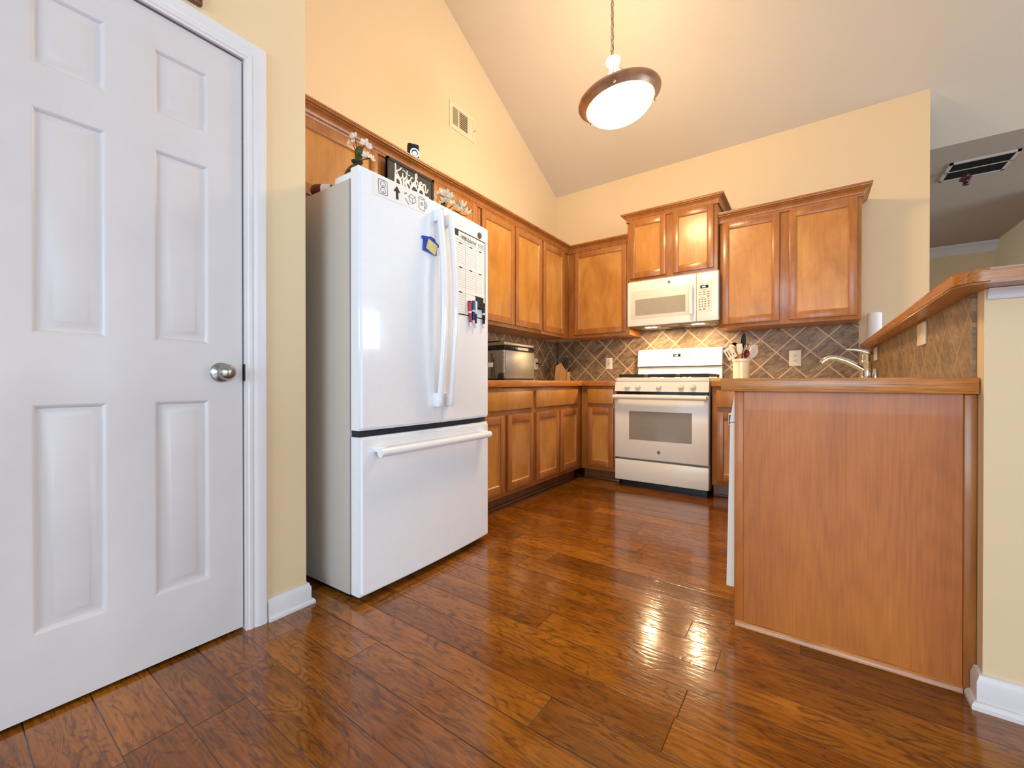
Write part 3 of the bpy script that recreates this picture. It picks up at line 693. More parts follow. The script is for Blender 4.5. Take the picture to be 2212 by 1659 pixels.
def marker(label, y, z, ztop, body, cap, flip=False, tilt=0.0, sleeve='paper'):
    s = fthing('dry_erase_marker', label, 'marker', y, z, bul(y) + .0105, tilt, 'markers on the fridge planner'); L = ztop - z
    seg = [(0, L * .16, .0065, 'paper'), (L * .16, L * .52, .0075, body), (L * .52, L * .60, .0082, sleeve), (L * .60, L * .97, .0085, cap)]
    names = ['tail', 'barrel', 'band', 'cap']
    for (a, b, r, mt), nm in zip(seg, names):
        lp(MB().lathe([(0, a), (r * .94, a), (r, a + .002), (r, b - .002), (r * .94, b), (0, b)], (0, 0, 0), (0, 0, 1), 16), nm, mt, s)
    lp(MB().lathe([(0, L * .97), (.0086, L * .97), (.0080, L), (0, L)], (0, 0, 0), (0, 0, 1), 16), 'cap_end', 'ink' if cap != 'paper' else 'paper', s)
marker('red capped marker, leftmost on the fridge planner', .668, 1.196, 1.330, 'marker_crimson', 'marker_red', tilt=math.radians(4))
marker('blue capped marker between the red and the navy one on the fridge', .692, 1.212, 1.335, 'marker_navy', 'marker_blue')
marker('white capped navy marker left of the black eraser on the fridge', .714, 1.194, 1.336, 'marker_navy', 'paper')
marker('black marker hanging right of the black eraser on the fridge', .791, 1.202, 1.338, 'ink', 'utensil_black')
s = fthing('whiteboard_eraser', 'black rounded eraser stuck on the fridge planner', 'eraser', .754, 1.332, bul(.728) + .0008)
lp(MB().box(0, -.030, -.034, .016, .026, .034, .009, 3), 'felt_block', 'black_plastic', s)

# things standing on the fridge
RV = Vector((.8138, .5811, 0)); FV = Vector((-.5811, .8138, 0))
def petals(m, c, r, n=5, tilt=0.0, az=0.0, cup=0.5):
    c = Vector(c); R = Matrix.Rotation(az, 3, 'Z') @ Matrix.Rotation(tilt, 3, 'Y')
    for k in range(n):
        a = 2 * PI * k / n
        rows = []
        for i in range(5):
            s_ = i / 4; wd = r * .50 * math.sin(PI * (0.10 + .84 * s_)) ; rad = r * (0.15 + .85 * s_); zz = r * cup * s_ * s_
            row = []
            for j in (-1, 0, 1):
                q = Vector((rad, j * wd, zz + (abs(j) * .12 * r))); q = Matrix.Rotation(a, 3, 'Z') @ q; row.append(m.bm.verts.new(c + R @ q))
            rows.append(row)
        for u, v in zip(rows, rows[1:]):
            for j in (0, 1): m.bm.faces.new((u[j], u[j + 1], v[j + 1], v[j]))
    m.ball(c + R @ Vector((0, 0, r * .12)), r * .2, 1)
def blossom(t, c, r, tilt, az, mat='blossom', n=5, cup=.5):
    m = MB(); petals(m, c, r, n, tilt, az, cup); o = m.build('blossom', mat, t)
    sd = o.modifiers.new('thick', 'SOLIDIFY'); sd.thickness = .0015
    return o
def leaf(t, p0, p1, wdt, bend=(0, 0, .02)):
    m = MB(); p0, p1 = Vector(p0), Vector(p1); d = p1 - p0; sd = d.cross(FV).normalized(); rows = []
    for i in range(8):
        s_ = i / 7; c = p0 + d * s_ + Vector(bend) * math.sin(PI * s_); ww = wdt * math.sin(PI * (0.08 + .9 * s_)) ** .8
        rows.append([m.bm.verts.new(c + sd * ww * j + Vector((0, 0, -.1 * ww * abs(j)))) for j in (-1, 0, 1)])
    for u, v in zip(rows, rows[1:]):
        for j in (0, 1): m.bm.faces.new((u[j], u[j + 1], v[j + 1], v[j]))
    o = m.build('leaf', 'leaf_green', t); q = o.modifiers.new('thick', 'SOLIDIFY'); q.thickness = .002; return o
RV = Vector((.8138, .5811, 0)); FV = Vector((-.5811, .8138, 0))
def at(base, r, u, fwd=0.0): return Vector(base) + RV * r + FV * fwd + Vector((0, 0, u))
vb = Vector((-1.688, 1.144, 1.7372))
t = thing('flower_vase', 'dark green vase with white orchid blossoms at the left end of the fridge top', 'flower vase', vb)
MB().lathe([(0, 0), (.036, 0), (.050, .020), (.060, .055), (.061, .085), (.053, .115), (.036, .140), (.019, .156), (.016, .162), (.024, .168), (.026, .173), (.022, .174), (.012, .166), (0, .150)], vb, n=28).build('vase', 'vase_green', t)
n0 = at(vb, 0, .165); K = .00212
rim = lambda px, py, fw=0.0: at(vb, px * K, .172 + py * K, fw)
for pts in ([n0, rim(-2, 18), rim(-8, 36)], [n0, rim(-1, 24, .005), rim(-4, 50)], [n0, rim(6, 20), rim(16, 36)], [n0, rim(10, 4), rim(28, 8)]):
    MB().tube(pts, .0022, 6).build('stem', 'stem_brown', t)
for px_, py_, s_, ti, az in ((-5.5, 53, .019, 1.2, -1.1), (-16, 37, .018, 1.3, -1.9), (-8, 41, .015, .9, -1.2), (17, 38, .022, 1.2, -.9), (25, 32, .016, 1.5, -.2), (20, 11, .019, 1.1, -1.0), (31, 6, .017, 1.4, .2)):
    blossom(t, rim(px_, py_, -.004), s_, ti, az)
leaf(t, n0, rim(8, 34), .018); leaf(t, n0, rim(15, 15), .014)
vb = Vector((-1.655, 1.665, 1.7372))
t = thing('flower_vase', 'white blossom arrangement at the right end of the fridge top, vase hidden by the door', 'flower vase', vb)
MB().lathe([(0, 0), (.028, 0), (.038, .014), (.040, .034), (.034, .062), (.020, .088), (.018, .098), (.022, .102), (.012, .098), (0, .09)], vb, n=24).build('vase', 'vase_green', t)
n0 = at(vb, 0, .098)
for pts in ([n0, at(vb, -.012, .15), at(vb, -.026, .195)], [n0, at(vb, .02, .16), at(vb, .030, .19)], [n0, at(vb, .06, .12), at(vb, .085, .105), at(vb, .105, .125)], [n0, at(vb, .07, .11), at(vb, .105, .09), at(vb, .128, .085)], [n0, at(vb, .03, .13), at(vb, .055, .145)]):
    MB().tube(pts, .0024, 6).build('stem', 'stem_brown', t)
for r_, u, s_, ti, az in ((-.028, .205, .021, .9, -1.3), (-.040, .178, .017, 1.3, -2.0), (.014, .205, .026, 1.2, -1.1), (.036, .192, .022, 1.2, -.7), (.002, .165, .020, 1.3, -1.4), (.022, .168, .024, 1.2, -1.0), (.048, .152, .020, 1.0, -.6), (.072, .135, .018, 1.0, -1.2), (.094, .118, .018, 1.1, -.9)):
    blossom(t, at(vb, r_, u, -.006), s_, ti, az, 'blossom_cream')
for r_, u, s_, ti, az in ((.100, .136, .022, .25, .3), (.124, .098, .022, .5, .2)):
    blossom(t, at(vb, r_, u), s_, ti, az, 'blossom_cream', 5, 1.4)
leaf(t, n0, at(vb, -.006, .188), .014)
# lying bottle
bb = Vector((-1.800, 1.045, 1.7372 + .0305)); ax = Vector((.80, .60, 0)).normalized()
t = thing('bottle', 'small dark red bottle with white label lying on top of the fridge beside the wall', 'bottle', (bb.x, bb.y, 1.7372))
MB().lathe([(0, -.052), (.018, -.051), (.026, -.043), (.030, -.030), (.030, -.002), (0, -.001)], bb, ax, 24).build('bottle_body', 'bottle_maroon', t)
MB().lathe([(0, -.001), (.0302, -.001), (.0302, .040), (0, .040)], bb, ax, 24).build('label_sleeve', 'paper', t)
MB().lathe([(0, .0405), (.029, .0405), (.020, .056), (.012, .064), (.012, .078), (0, .079)], bb, ax, 24).build('bottle_neck', 'bottle_maroon', t)
# kitchen sign
t = thing('kitchen_sign', 'dark chalkboard sign with white Kitchen lettering standing on the fridge top', 'sign', (-1.985, 1.725, 1.7372))
sy0, sy1, sz0, sz1 = 1.540, 1.905, 1.7372, 2.206
MB().box(-1.998, sy0, sz0, -1.985, sy1, sz1).build('board', 'chalkboard', t)
m = MB()
for a, b, c, d in ((sy0, sz0, sy0 + .008, sz1), (sy1 - .016, sz0, sy1, sz1), (sy0, sz1 - .016, sy1, sz1), (sy0, sz0, sy1, sz0 + .012)): m.box(-2.0, a, b, -1.980, c, d)
m.build('frame', 'ink', t)
m = MB(); SX = -1.9835
def stroke(pts, r=.0042, x=SX, y0=1.592, z0=2.112, k=1.0):
    P = []
    n = len(pts)
    for i in range(n - 1):          # Catmull-Rom through the pen points
        p0, p1, p2, p3 = pts[max(i - 1, 0)], pts[i], pts[i + 1], pts[min(i + 2, n - 1)]
        for q in range(4):
            s_ = q / 4; f_ = lambda a, b, c, d: .5 * ((2 * b) + (c - a) * s_ + (2 * a - 5 * b + 4 * c - d) * s_ ** 2 + (-a + 3 * b - 3 * c + d) * s_ ** 3)
            P.append((x, y0 + k * f_(p0[0], p1[0], p2[0], p3[0]), z0 + k * f_(p0[1], p1[1], p2[1], p3[1])))
    P.append((x, y0 + k * pts[-1][0], z0 + k * pts[-1][1]))
    m.tube(P, r, 6)
stroke([(.004, .074), (.006, .04), (.003, -.004)], .0052); stroke([(.050, .066), (.030, .044), (.010, .034)]); stroke([(.010, .036), (.022, .020), (.036, .004), (.050, .004), (.060, .022)])
stroke([(.060, .038), (.060, .014), (.068, .006), (.078, .014), (.092, .040)]); m.ball((SX, 1.592 + .062, 2.112 + .056), .005, 1); stroke([(.060, .056), (.074, .056), (.084, .050)], .0024)
stroke([(.094, .066), (.090, .030), (.093, .008), (.104, .006), (.116, .020)]); stroke([(.080, .048), (.096, .043), (.116, .046)], .0028)
stroke([(.140, .036), (.128, .040), (.120, .024), (.124, .010), (.136, .006), (.148, .016), (.156, .030)])
stroke([(.156, .030), (.170, .056), (.168, .074), (.160, .072), (.158, .050), (.157, .006)]); stroke([(.158, .022), (.168, .034), (.176, .032), (.177, .014), (.184, .006), (.192, .016)])
stroke([(.192, .018), (.206, .028), (.206, .038), (.196, .036), (.192, .020), (.198, .008), (.210, .008), (.220, .022)])
stroke([(.220, .036), (.220, .008)]); stroke([(.220, .024), (.232, .036), (.240, .030), (.240, .002), (.243, -.012), (.254, -.004), (.262, .018)])
m.addmesh(text_mesh('DISCO', .150, .001, bold=.006), lambda c: Vector((SX + c.z, 1.588 + c.x * .54, 2.020 + c.y)))
m.build('lettering', 'paper', t)
# smart display on the cabinets
t = thing('security_camera', 'small black camera with glowing blue ring on top of the cabinets', 'camera', (-2.05, 1.79, 2.2262), math.radians(-28))
MB().box(-.020, -.036, 0, .020, .036, .180, .010, 3).build('housing', 'black_plastic', t, local=True)
MB().lathe([(.021, 0), (.028, 0), (.028, .003), (.021, .003)], (.0195, .006, .120), (1, 0, 0), 32).build('light_ring', 'ring_light', t, local=True)
MB().lathe([(0, 0), (.015, 0), (.012, .004), (0, .005)], (.0195, .006, .118), (1, 0, 0), 24).build('lens', 'ring_light', t, local=True)

# ------------------------------------------------------------------ stove
t = thing('gas_range', 'white freestanding gas range with oven window and five knobs', 'stove', (-1.003, 3.80, 0))
SX0, SX1 = -1.379, -0.627
MB().box(SX0 + .004, 3.545, .055, SX1 - .004, 4.130, .905).build('body', 'stove_side', t)
MB().box(SX0 + .03, 3.58, 0, SX1 - .03, 4.10, .056).build('base', 'black_plastic', t)
SY = YF(3.50)
m = MB(); fbox(m, SY, SX0, .060, SX1, .236, -.045, .020, .006); m.build('storage_drawer', 'stove_white', t)
m = MB(); fbox(m, SY, SX0, .252, SX1, .797, -.045, .025, .008); od = m.build('oven_door', 'stove_white', t)
m = MB(); fbox(m, SY, -1.252, .414, -.748, .655, .0245, .0262); m.build('oven_window', 'stove_glass', od)
m = MB().tube([(SX0 + .006, 3.425, .776), (-1.003, 3.420, .776), (SX1 - .006, 3.425, .776)], .019, 14)
for x in (SX0 + .02, SX1 - .02): m.box(x - .016, 3.425, .762, x + .016, 3.476, .790, .006)
m.build('handle', 'stove_white', od)
def badge(parent, c, axis, r):
    b = MB().lathe([(0, 0), (r, 0), (r, .0012), (r * .74, .0018), (0, .0018)], c, axis, 24).build('badge', 'dark_steel', parent)
    MB().lathe([(r * .52, 0), (r * .70, 0), (r * .70, .0006), (r * .52, .0006)], Vector(c) + Vector(axis) * .0018, axis, 20).build('badge_ring', 'steel', b)
badge(od, (-1.003, 3.4745, .322), (0, -1, 0), .013)
m = MB().box(SX0 + .008, 3.49, .797, SX1 - .008, 3.56, .822); m.build('vent_slot', 'black_gloss', t)
m = MB().hexa([(SX0, 3.472, .822), (SX1, 3.472, .822), (SX1, 3.56, .822), (SX0, 3.56, .822), (SX0, 3.492, .903), (SX1, 3.492, .903), (SX1, 3.56, .903), (SX0, 3.56, .903)])
cp = m.build('control_panel', 'stove_white', t, smooth=False)
nrm = Vector((0, -.081, .020)).normalized()
for x in (-1.268, -1.176, -1.003, -.831, -.741):
    c = Vector((x, 3.4815, .862))
    k = MB().lathe([(0, 0), (.024, 0), (.0245, .006), (.021, .010), (.019, .024), (.016, .027), (0, .027)], c, nrm, 28).build('knob', 'stove_white', cp)
    g = MB(); g.box(-.0055, -.019, 0, .0055, .019, .008, .002); q = Vector((0, 0, 1)).rotation_difference(nrm).to_matrix().to_4x4()
    bmesh.ops.transform(g.bm, matrix=Matrix.Translation(c + nrm * .027) @ q, verts=g.bm.verts); g.build('grip', 'stove_white', k)
m = MB().box(SX0, 3.500, .904, SX1, 4.06, .938, .008); m.build('cooktop', 'stove_white', t)
for x0, x1 in ((-1.362, -1.238), (-1.214, -1.103), (-1.046, -0.944), (-.868, -.768)) if False else ((-1.365, -1.150), (-1.112, -.894), (-.856, -.641)):
    m = MB(); z0, z1 = .938, .968
    for y in (3.545, 3.782, 4.02): m.box(x0, y - .007, z1 - .021, x1, y + .007, z1)
    for x in (x0 + .006, x1 - .006): m.box(x - .006, 3.54, z1 - .021, x + .006, 4.025, z1)
    for i in range(1, 8): m.box(x0 + (x1 - x0) * i / 8 - .004, 3.545, z1 - .016, x0 + (x1 - x0) * i / 8 + .004, 4.02, z1 - .001)
    for x in (x0 + .008, x1 - .008):
        for y in (3.548, 4.016): m.box(x - .007, y - .007, z0, x + .007, y + .007, z1)
    m.build('burner_grate', 'cast_iron', t)
for x in (-1.257, -.748):
    for y in (3.66, 3.90): MB().lathe([(0, 0), (.045, 0), (.045, .006), (.030, .008), (.028, .016), (0, .017)], (x, y, .938), n=24).build('burner_cap', 'cast_iron', t)
MB().lathe([(0, 0), (.040, 0), (.040, .006), (.030, .008), (.028, .016), (0, .017)], (-1.003, 3.78, .938), n=24).build('burner_cap', 'cast_iron', t)
m = MB().hexa([(SX0 + .002, 4.062, .905), (SX1 - .002, 4.062, .905), (SX1 - .002, 4.142, .905), (SX0 + .002, 4.142, .905), (SX0 + .002, 4.086, 1.046), (SX1 - .002, 4.086, 1.046), (SX1 - .002, 4.142, 1.046), (SX0 + .002, 4.142, 1.046)])
m.build('rear_riser', 'stove_white', t, smooth=False)
m = MB().box(SX0 + .012, 4.076, 1.044, SX1 - .012, 4.140, 1.054); m.build('rear_gap', 'black_plastic', t)
m = MB().prism([(4.066, 1.052), (4.144, 1.052), (4.144, 1.212), (4.100, 1.216), (4.088, 1.210)], lambda u, v, w_: (w_, u, v), SX0, SX1)
bg = m.build('backguard', 'stove_white', t)
SG = lambda u, v, d: (u, 4.066 + (v - 1.052) * .1392 - d, v)
def sbox(m, u0, v0, u1, v1, d0, d1): m.hexa([SG(u0, v0, d0), SG(u1, v0, d0), SG(u1, v0, d1), SG(u0, v0, d1), SG(u0, v1, d0), SG(u1, v1, d0), SG(u1, v1, d1), SG(u0, v1, d1)])
m = MB(); sbox(m, -1.133, 1.098, -.882, 1.180, -.001, .0014); pn = m.build('touch_panel', 'panel_grey', bg, smooth=False)
m = MB(); sbox(m, -1.045, 1.138, -.979, 1.166, .0013, .0024); ck = m.build('clock', 'black_gloss', pn, smooth=False)
m = MB().addmesh(text_mesh('1:03', .022), lambda c: Vector(SG(-1.036 + c.x * .95, 1.144 + c.y, .0028 + c.z * .3))); m.build('clock_digits', 'clock_digits', pn)
m = MB()
for x, z in ((-1.112, 1.150), (-1.082, 1.152), (-1.114, 1.126), (-1.084, 1.128), (-1.052, 1.124), (-.972, 1.126), (-.934, 1.158), (-.908, 1.158), (-.934, 1.132), (-.908, 1.132)): sbox(m, x - .006, z - .004, x + .006, z + .004, .0013, .0018)
sbox(m, -1.022, 1.112, -.990, 1.116, .0013, .0018); sbox(m, -.942, 1.112, -.905, 1.115, .0013, .0018)
m.build('button_marks', 'print_grey', pn, smooth=False)

# ------------------------------------------------------------------ microwave
t = thing('microwave', 'white over-the-range microwave above the stove', 'microwave', (-.985, 3.95, 1.41))
MX0, MX1 = -1.365, -.606
MB().box(MX0 + .003, 3.775, 1.418, MX1 - .003, 4.144, 1.8255).build('body', 'stove_side', t)
MW = YF(3.775)
m = MB(); fbox(m, MW, MX0, 1.411, -.7745, 1.812, 0, .030, .006); md = m.build('door', 'stove_white', t)
m = MB(); fbox(m, MW, -.7725, 1.411, MX1, 1.812, 0, .030, .006); mp = m.build('control_panel', 'stove_white', t)
m = MB(); fbox(m, MW, -1.332, 1.470, -.782, 1.727, .0295, .0312, .0006); fr_ = m.build('window_frame', 'panel_grey', md)
m = MB(); fbox(m, MW, -1.292, 1.503, -.860, 1.648, .031, .0318); m.build('window', 'mw_glass', fr_)
m = MB().tube([(-.811, 3.708, 1.470), (-.811, 3.706, 1.60), (-.811, 3.708, 1.727)], .0155, 12)
for z in (1.492, 1.705): m.box(-.822, 3.712, z - .014, -.800, 3.746, z + .014, .004)
m.build('handle', 'stove_white', md)
badge(md, (-.995, 3.745, 1.772), (0, -1, 0), .0125)
m = MB(); fbox(m, MW, -.7655, 1.484, -.652, 1.733, .0295, .0308); kp = m.build('keypad', 'panel_grey', mp)
m = MB(); fbox(m, MW, -.742, 1.682, -.680, 1.706, .0307, .0318); m.build('clock', 'black_gloss', kp)
m = MB().addmesh(text_mesh('1:01', .019), lambda c: Vector((-.731 + c.x, 3.775 - .0321 - c.z * .3, 1.687 + c.y))); m.build('clock_digits', 'clock_digits', kp)
m = MB()
for i, z in enumerate((1.590, 1.570, 1.550, 1.530)):
    for j, x in enumerate((-.748, -.726, -.704, -.678)): fbox(m, MW, x - .006, z - .004, x + .006, z + .004, .0307, .0312)
for z in (1.650, 1.632):
    for x in (-.745, -.712, -.680): fbox(m, MW, x - .010, z - .003, x + .010, z + .003, .0307, .0312)
for x, z in ((-.742, 1.506), (-.712, 1.508), (-.680, 1.612)): fbox(m, MW, x - .008, z - .005, x + .008, z + .005, .0307, .0312)
fbox(m, MW, -.735, 1.665, -.690, 1.6675, .0307, .0312); fbox(m, MW, -.742, 1.605, -.708, 1.6072, .0307, .0312)
m.build('key_marks', 'print_grey', kp)
MB().box(MX0 + .01, 3.778, 1.4085, MX1 - .01, 4.140, 1.4185).build('underside', 'dark_steel', t)
for x in (-1.187, -.785): MB().box(x - .085, 3.838, 1.4045, x + .085, 3.91, 1.409, .003).build('lamp_frame', 'steel', t)
for x in (-1.187, -.785): MB().box(x - .048, 3.850, 1.4020, x + .048, 3.895, 1.4048, .0012).build('lamp_lens', 'task_lens', t)
m = MB()
for x in (-1.18, -.79): m.box(x - .13, 3.93, 1.4055, x + .13, 4.10, 1.409)
m.build('grease_filter', 'steel', t); 
MB().box(-1.03, 3.86, 1.4050, -.94, 3.90, 1.409).build('access_plate', 'steel', t)
for x in (-1.187, -.785):
    l = area('task_lamp', (x, 3.872, 1.4005), (0, 0, 0), .09, .04, 5.6, (1.0, 0.70, 0.38))

# ------------------------------------------------------------------ pendant lamp
LC = Vector((-.968, 2.500, 2.662))
t = thing('pendant_lamp', 'bronze-rimmed bowl pendant lamp hanging on a chain', 'pendant lamp', LC)
R0 = .252
TL = Matrix.Rotation(math.radians(-9), 3, FV)          # the bowl hangs a little crooked, its left side lower
TU = TL @ Vector((0, 0, 1))
LP_ = lambda x, y, z: LC + TL @ Vector((x, y, z))
MB().lathe([(.197, -.034), (.203, -.041), (.210, -.040), (.216, -.033), (.226, -.021), (.238, -.011), (.246, -.008), (.251, -.004), (R0, .001), (.250, .006), (.244, .006), (.232, -.003), (.216, -.020), (.200, -.030)], LC, TU, n=72).build('rim', 'bronze', t)
bowl = [(.198 * math.cos(a), -.036 - .092 * math.sin(a)) for a in [PI / 2 * i / 12 for i in range(12)]]
gb = MB().lathe(bowl + [(0, -.128)], LC, TU, n=64).build('glass_bowl', 'lamp_glass', t)
MB().lathe([(r * .985, z + .003) for r, z in bowl] + [(0, -.124)], LC, TU, n=64).build('bowl_light_block', 'paper', gb)  # opaque inner shell added to stop the glowing bowl shining upwards
MB().lathe([(0, .262), (.010, .262), (.012, .252), (.040, .248), (.045, .238), (.043, .228), (.033, .222), (.028, .190), (.030, .160), (.044, .110), (.052, .080), (.046, .060), (0, .050)], LC, TU, n=32).build('hub', 'hub_glass', t)
for k in range(3):
    a = math.radians(8 + 120 * k)
    d = RV * math.cos(a) + FV * math.sin(a)
    MB().tube([LP_(*(d * .034 + Vector((0, 0, .200)))), LP_(*(d * .10 + Vector((0, 0, .128)))), LP_(*(d * .240 + Vector((0, 0, .000))))], .0035, 8).build('support_arm', 'bronze', t)
    MB().ball(LP_(*(d * .230 + Vector((0, 0, -.027)))), .009, 2).build('finial', 'bronze', t)
m = MB(); k = 0
C0 = LP_(0, 0, .262); ztop = cz(C0.y) - C0.z; zc = 0
while zc < ztop:
    c = C0 + Vector((0, 0, zc + .018)); d = Vector((1, 0, 0)) if k % 2 else Vector((.35, .94, 0)); n = 12
    pts = [c + d * .0085 * math.cos(2 * PI * i / n) + Vector((0, 0, .021 * math.sin(2 * PI * i / n))) for i in range(n + 1)]
    m.tube(pts, .0024, 6, cap=False); zc += .034; k += 1
m.tube([C0 + Vector((.004, .002, 0)), C0 + Vector((-.004, .003, ztop * .4)), C0 + Vector((.003, -.002, ztop * .7)), C0 + Vector((0, 0, ztop))], .0022, 6)
m.build('chain', 'bronze', t)
MB().lathe([(0, 0), (.060, 0), (.062, -.010), (.040, -.026), (.012, -.032), (0, -.032)], C0 + Vector((0, 0, ztop + .004)), (0, -.45, .89), n=28).build('canopy', 'bronze', t)
pl = bpy.data.lights.new('pendant_bulbs', 'POINT'); pl.energy = 31; pl.color = WARM; pl.shadow_soft_size = .07
po = bpy.data.objects.new('pendant_bulbs', pl); po.location = LP_(-.10, 0, .050); COL.objects.link(po)

# ------------------------------------------------------------------ vents, plaque
t = thing('wall_vent', 'cream metal register vent high on the left wall', 'vent', (XW, 2.574, 2.945))
V = XF(XW + .001); y0, y1, z0, z1 = 2.42, 2.728, 2.945, 3.155
m = MB()
secs = [(2.455, 2.518), (2.532, 2.634), (2.648, 2.700)]
face_frame(m, XF(XW + .008), y0, z0, y1, z1, [(a, z0 + .035, b, z1 - .035) for a, b in secs], .008); m.build('face_plate', 'vent_metal', t)
m = MB(); fbox(m, V, secs[0][0], z0 + .035, secs[1][1], z1 - .035, 0, .001); m.build('duct_shade', 'vent_dark', t)  # near-black sheet, painting the shade inside the vent opening
m = MB()
for i in range(7): a = secs[0][0] + .063 * (i + .5) / 7; fbox(m, V, a - .0013, z0 + .035, a + .0013, z1 - .035, .001, .006)
for i in range(9): a = z0 + .035 + .14 * (i + .5) / 9; fbox(m, V, secs[1][0], a - .0022, secs[1][1], a + .0016, .001, .006)
fbox(m, V, secs[2][0], z0 + .035, secs[2][1], z1 - .035, 0, .004); m.build('louvres', 'vent_metal', t)
MB().tube([(XW + .008, 2.706, 3.03), (XW + .026, 2.718, 3.045)], .002, 6).build('lever', 'print_grey', t)
t = thing('return_grille', 'rectangular return air grille in the hallway ceiling', 'vent', (1.16, 5.21, 2.7495))
gx0, gx1, gy0, gy1 = .965, 1.365, 5.025, 5.41
m = MB()
for a, b, c, d in ((gx0, gy0, gx1, gy0 + .022), (gx0, gy1 - .022, gx1, gy1), (gx0, gy0, gx0 + .022, gy1), (gx1 - .022, gy0, gx1, gy1), (gx0, 5.205, gx1, 5.217)): m.box(a, b, 2.736, c, d, 2.7496)
m.build('frame', 'grille_metal', t)
m = MB().box(gx0 + .01, gy0 + .01, 2.745, gx1 - .01, gy1 - .01, 2.7496); m.build('filter', 'vent_dark', t)
m = MB()
for i in range(22):
    y = gy0 + .03 + .33 * i / 21; m.box(gx0 + .02, y - .0015, 2.738, gx1 - .02, y + .0015, 2.746)
m.build('slats', 'vent_dark', t)
t = thing('hanging_ornament', 'small dark red ornament hanging below the hallway ceiling grille', 'ornament', (1.10, 5.21, 2.60))
MB().tube([(1.10, 5.211, 2.736), (1.10, 5.211, 2.69)], .004, 6).build('hanger', 'ornament_red', t)
m = MB(); random.seed(3)
for i in range(12):
    a = random.uniform(0, 2 * PI); r = random.uniform(.008, .034); m.ball((1.10 + r * math.cos(a), 5.211 + r * math.sin(a), 2.66 + random.uniform(-.025, .03)), random.uniform(.014, .022), 1)
m.build('berries', 'ornament_red', t)
MB().lathe([(0, 0), (.020, .004), (.024, .014), (.016, .026), (0, .034)], (1.095, 5.205, 2.597), n=14).build('tassel', 'utensil_black', t)
t = thing('wall_plaque', 'dark framed wooden plaque above the pantry door, cut by the photo edge', 'plaque', (PX, 0.33, 2.153))
MB().box(PX + .0005, .13, 2.155, PX + .012, .530, 2.34).build('board', 'spoon_wood', t)
m = MB()
for a, b, c, d in ((.125, 2.153, .535, 2.168), (.125, 2.327, .535, 2.342), (.125, 2.168, .138, 2.327), (.527, 2.168, .535, 2.327)): m.box(PX + .0004, a, b, PX + .020, c, d, .004)
m.build('frame', 'toe_wood', t)

# ------------------------------------------------------------------ outlets and switches
def outlet(label, f, u, v, wd, h, kind, d0=.0, group=None):
    c = f(u, v - h / 2, d0)
    t = thing('wall_outlet' if kind != 'switch' else 'light_switch', label, 'outlet' if kind != 'switch' else 'switch', c, 0, group)
    m = MB(); fbox(m, f, u - wd / 2, v - h / 2, u + wd / 2, v + h / 2, d0, d0 + .006, .002); m.build('plate', 'plate_white', t)
    if kind == 'duplex':
        for s_ in (-1, 1):
            q = MB(); fbox(q, f, u - .017, v + s_ * .021 - .0145, u + .017, v + s_ * .021 + .0145, d0 + .0055, d0 + .0075, .001); r_ = q.build('receptacle', 'plate_white', t)
            q = MB()
            for dx in (-.007, .007): fbox(q, f, u + dx - .0015, v + s_ * .021 - .001, u + dx + .0015, v + s_ * .021 + .008, d0 + .0074, d0 + .0079)
            fbox(q, f, u - .003, v + s_ * .021 - .010, u + .003, v + s_ * .021 - .005, d0 + .0074, d0 + .0079); q.build('slots', 'ink', r_)
    elif kind == 'gfci':
        q = MB(); fbox(q, f, u - .017, v - .034, u + .017, v + .034, d0 + .0055, d0 + .0075, .001); r_ = q.build('receptacle', 'plate_white', t)
        q = MB()
        for s_ in (-1, 1):
            for dx in (-.007, .007): fbox(q, f, u + dx - .0015, v + s_ * .022 - .001, u + dx + .0015, v + s_ * .022 + .007, d0 + .0074, d0 + .0079)
        for dz in (-.004, .004): fbox(q, f, u - .008, v + dz - .003, u + .008, v + dz + .003, d0 + .0074, d0 + .0079)
        q.build('slots', 'print_grey', r_)
    else:
        q = MB(); fbox(q, f, u - .034, v - .017, u + .034, v + .017, d0 + .0055, d0 + .0075, .001); q.build('rocker', 'plate_white', t)
    return t
bk = YF(YW - .0095); lk = XF(XW + .009); nk = NXF(BX - .0095)
outlet('white duplex outlet on the back tile right of the utensil crock', bk, -.095, 1.098, .084, .128, 'duplex')
outlet('white outlet on the back tile between knife block and stove', bk, -1.708, 1.096, .074, .118, 'gfci')
outlet('white outlet with a plug in it on the left tile behind the ice maker', lk, 3.700, 1.090, .075, .118, 'duplex')
outlet('cream switch plate on the bar tile nearest the camera', nk, 2.395, 1.099, .150, .092, 'switch')
outlet('cream switch plate on the bar tile just behind the faucet', nk, 3.88, 1.099, .150, .092, 'switch')

# ------------------------------------------------------------------ countertop things, left corner
iz = CT1 + .0005
t = thing('ice_maker', 'stainless steel and black countertop ice maker beside the fridge', 'ice maker', (-2.0, 2.70, iz))
ix0, ix1, iy0, iy1 = -2.150, -1.850, 2.495, 2.905
MB().box(ix0, iy0, iz + .012, ix1, iy1, iz + .232, .010, 3).build('housing', 'grey_plastic', t)
MB().box(ix1 - .004, iy0 + .016, iz + .016, ix1 + .003, iy1 - .002, iz + .226, .002).build('steel_front', 'steel', t)
MB().box(ix0 + .01, iy0 + .008, iz, ix1 - .005, iy1 - .008, iz + .0125).build('base', 'black_plastic', t)
bn = MB().box(ix0 - .001, iy0 - .0015, iz + .232, ix1 + .004, iy1 + .001, iz + .262, .006).build('band', 'black_gloss', t)
MB().box(ix1 + .0035, iy0 + .165, iz + .237, ix1 + .005, iy0 + .315, iz + .257).build('badge_plate', 'grille_metal', bn)
MB().box(ix0 + .002, iy0 + .001, iz + .262, ix1 + .002, iy1 - .001, iz + .292, .010, 3).build('lid', 'steel', t)
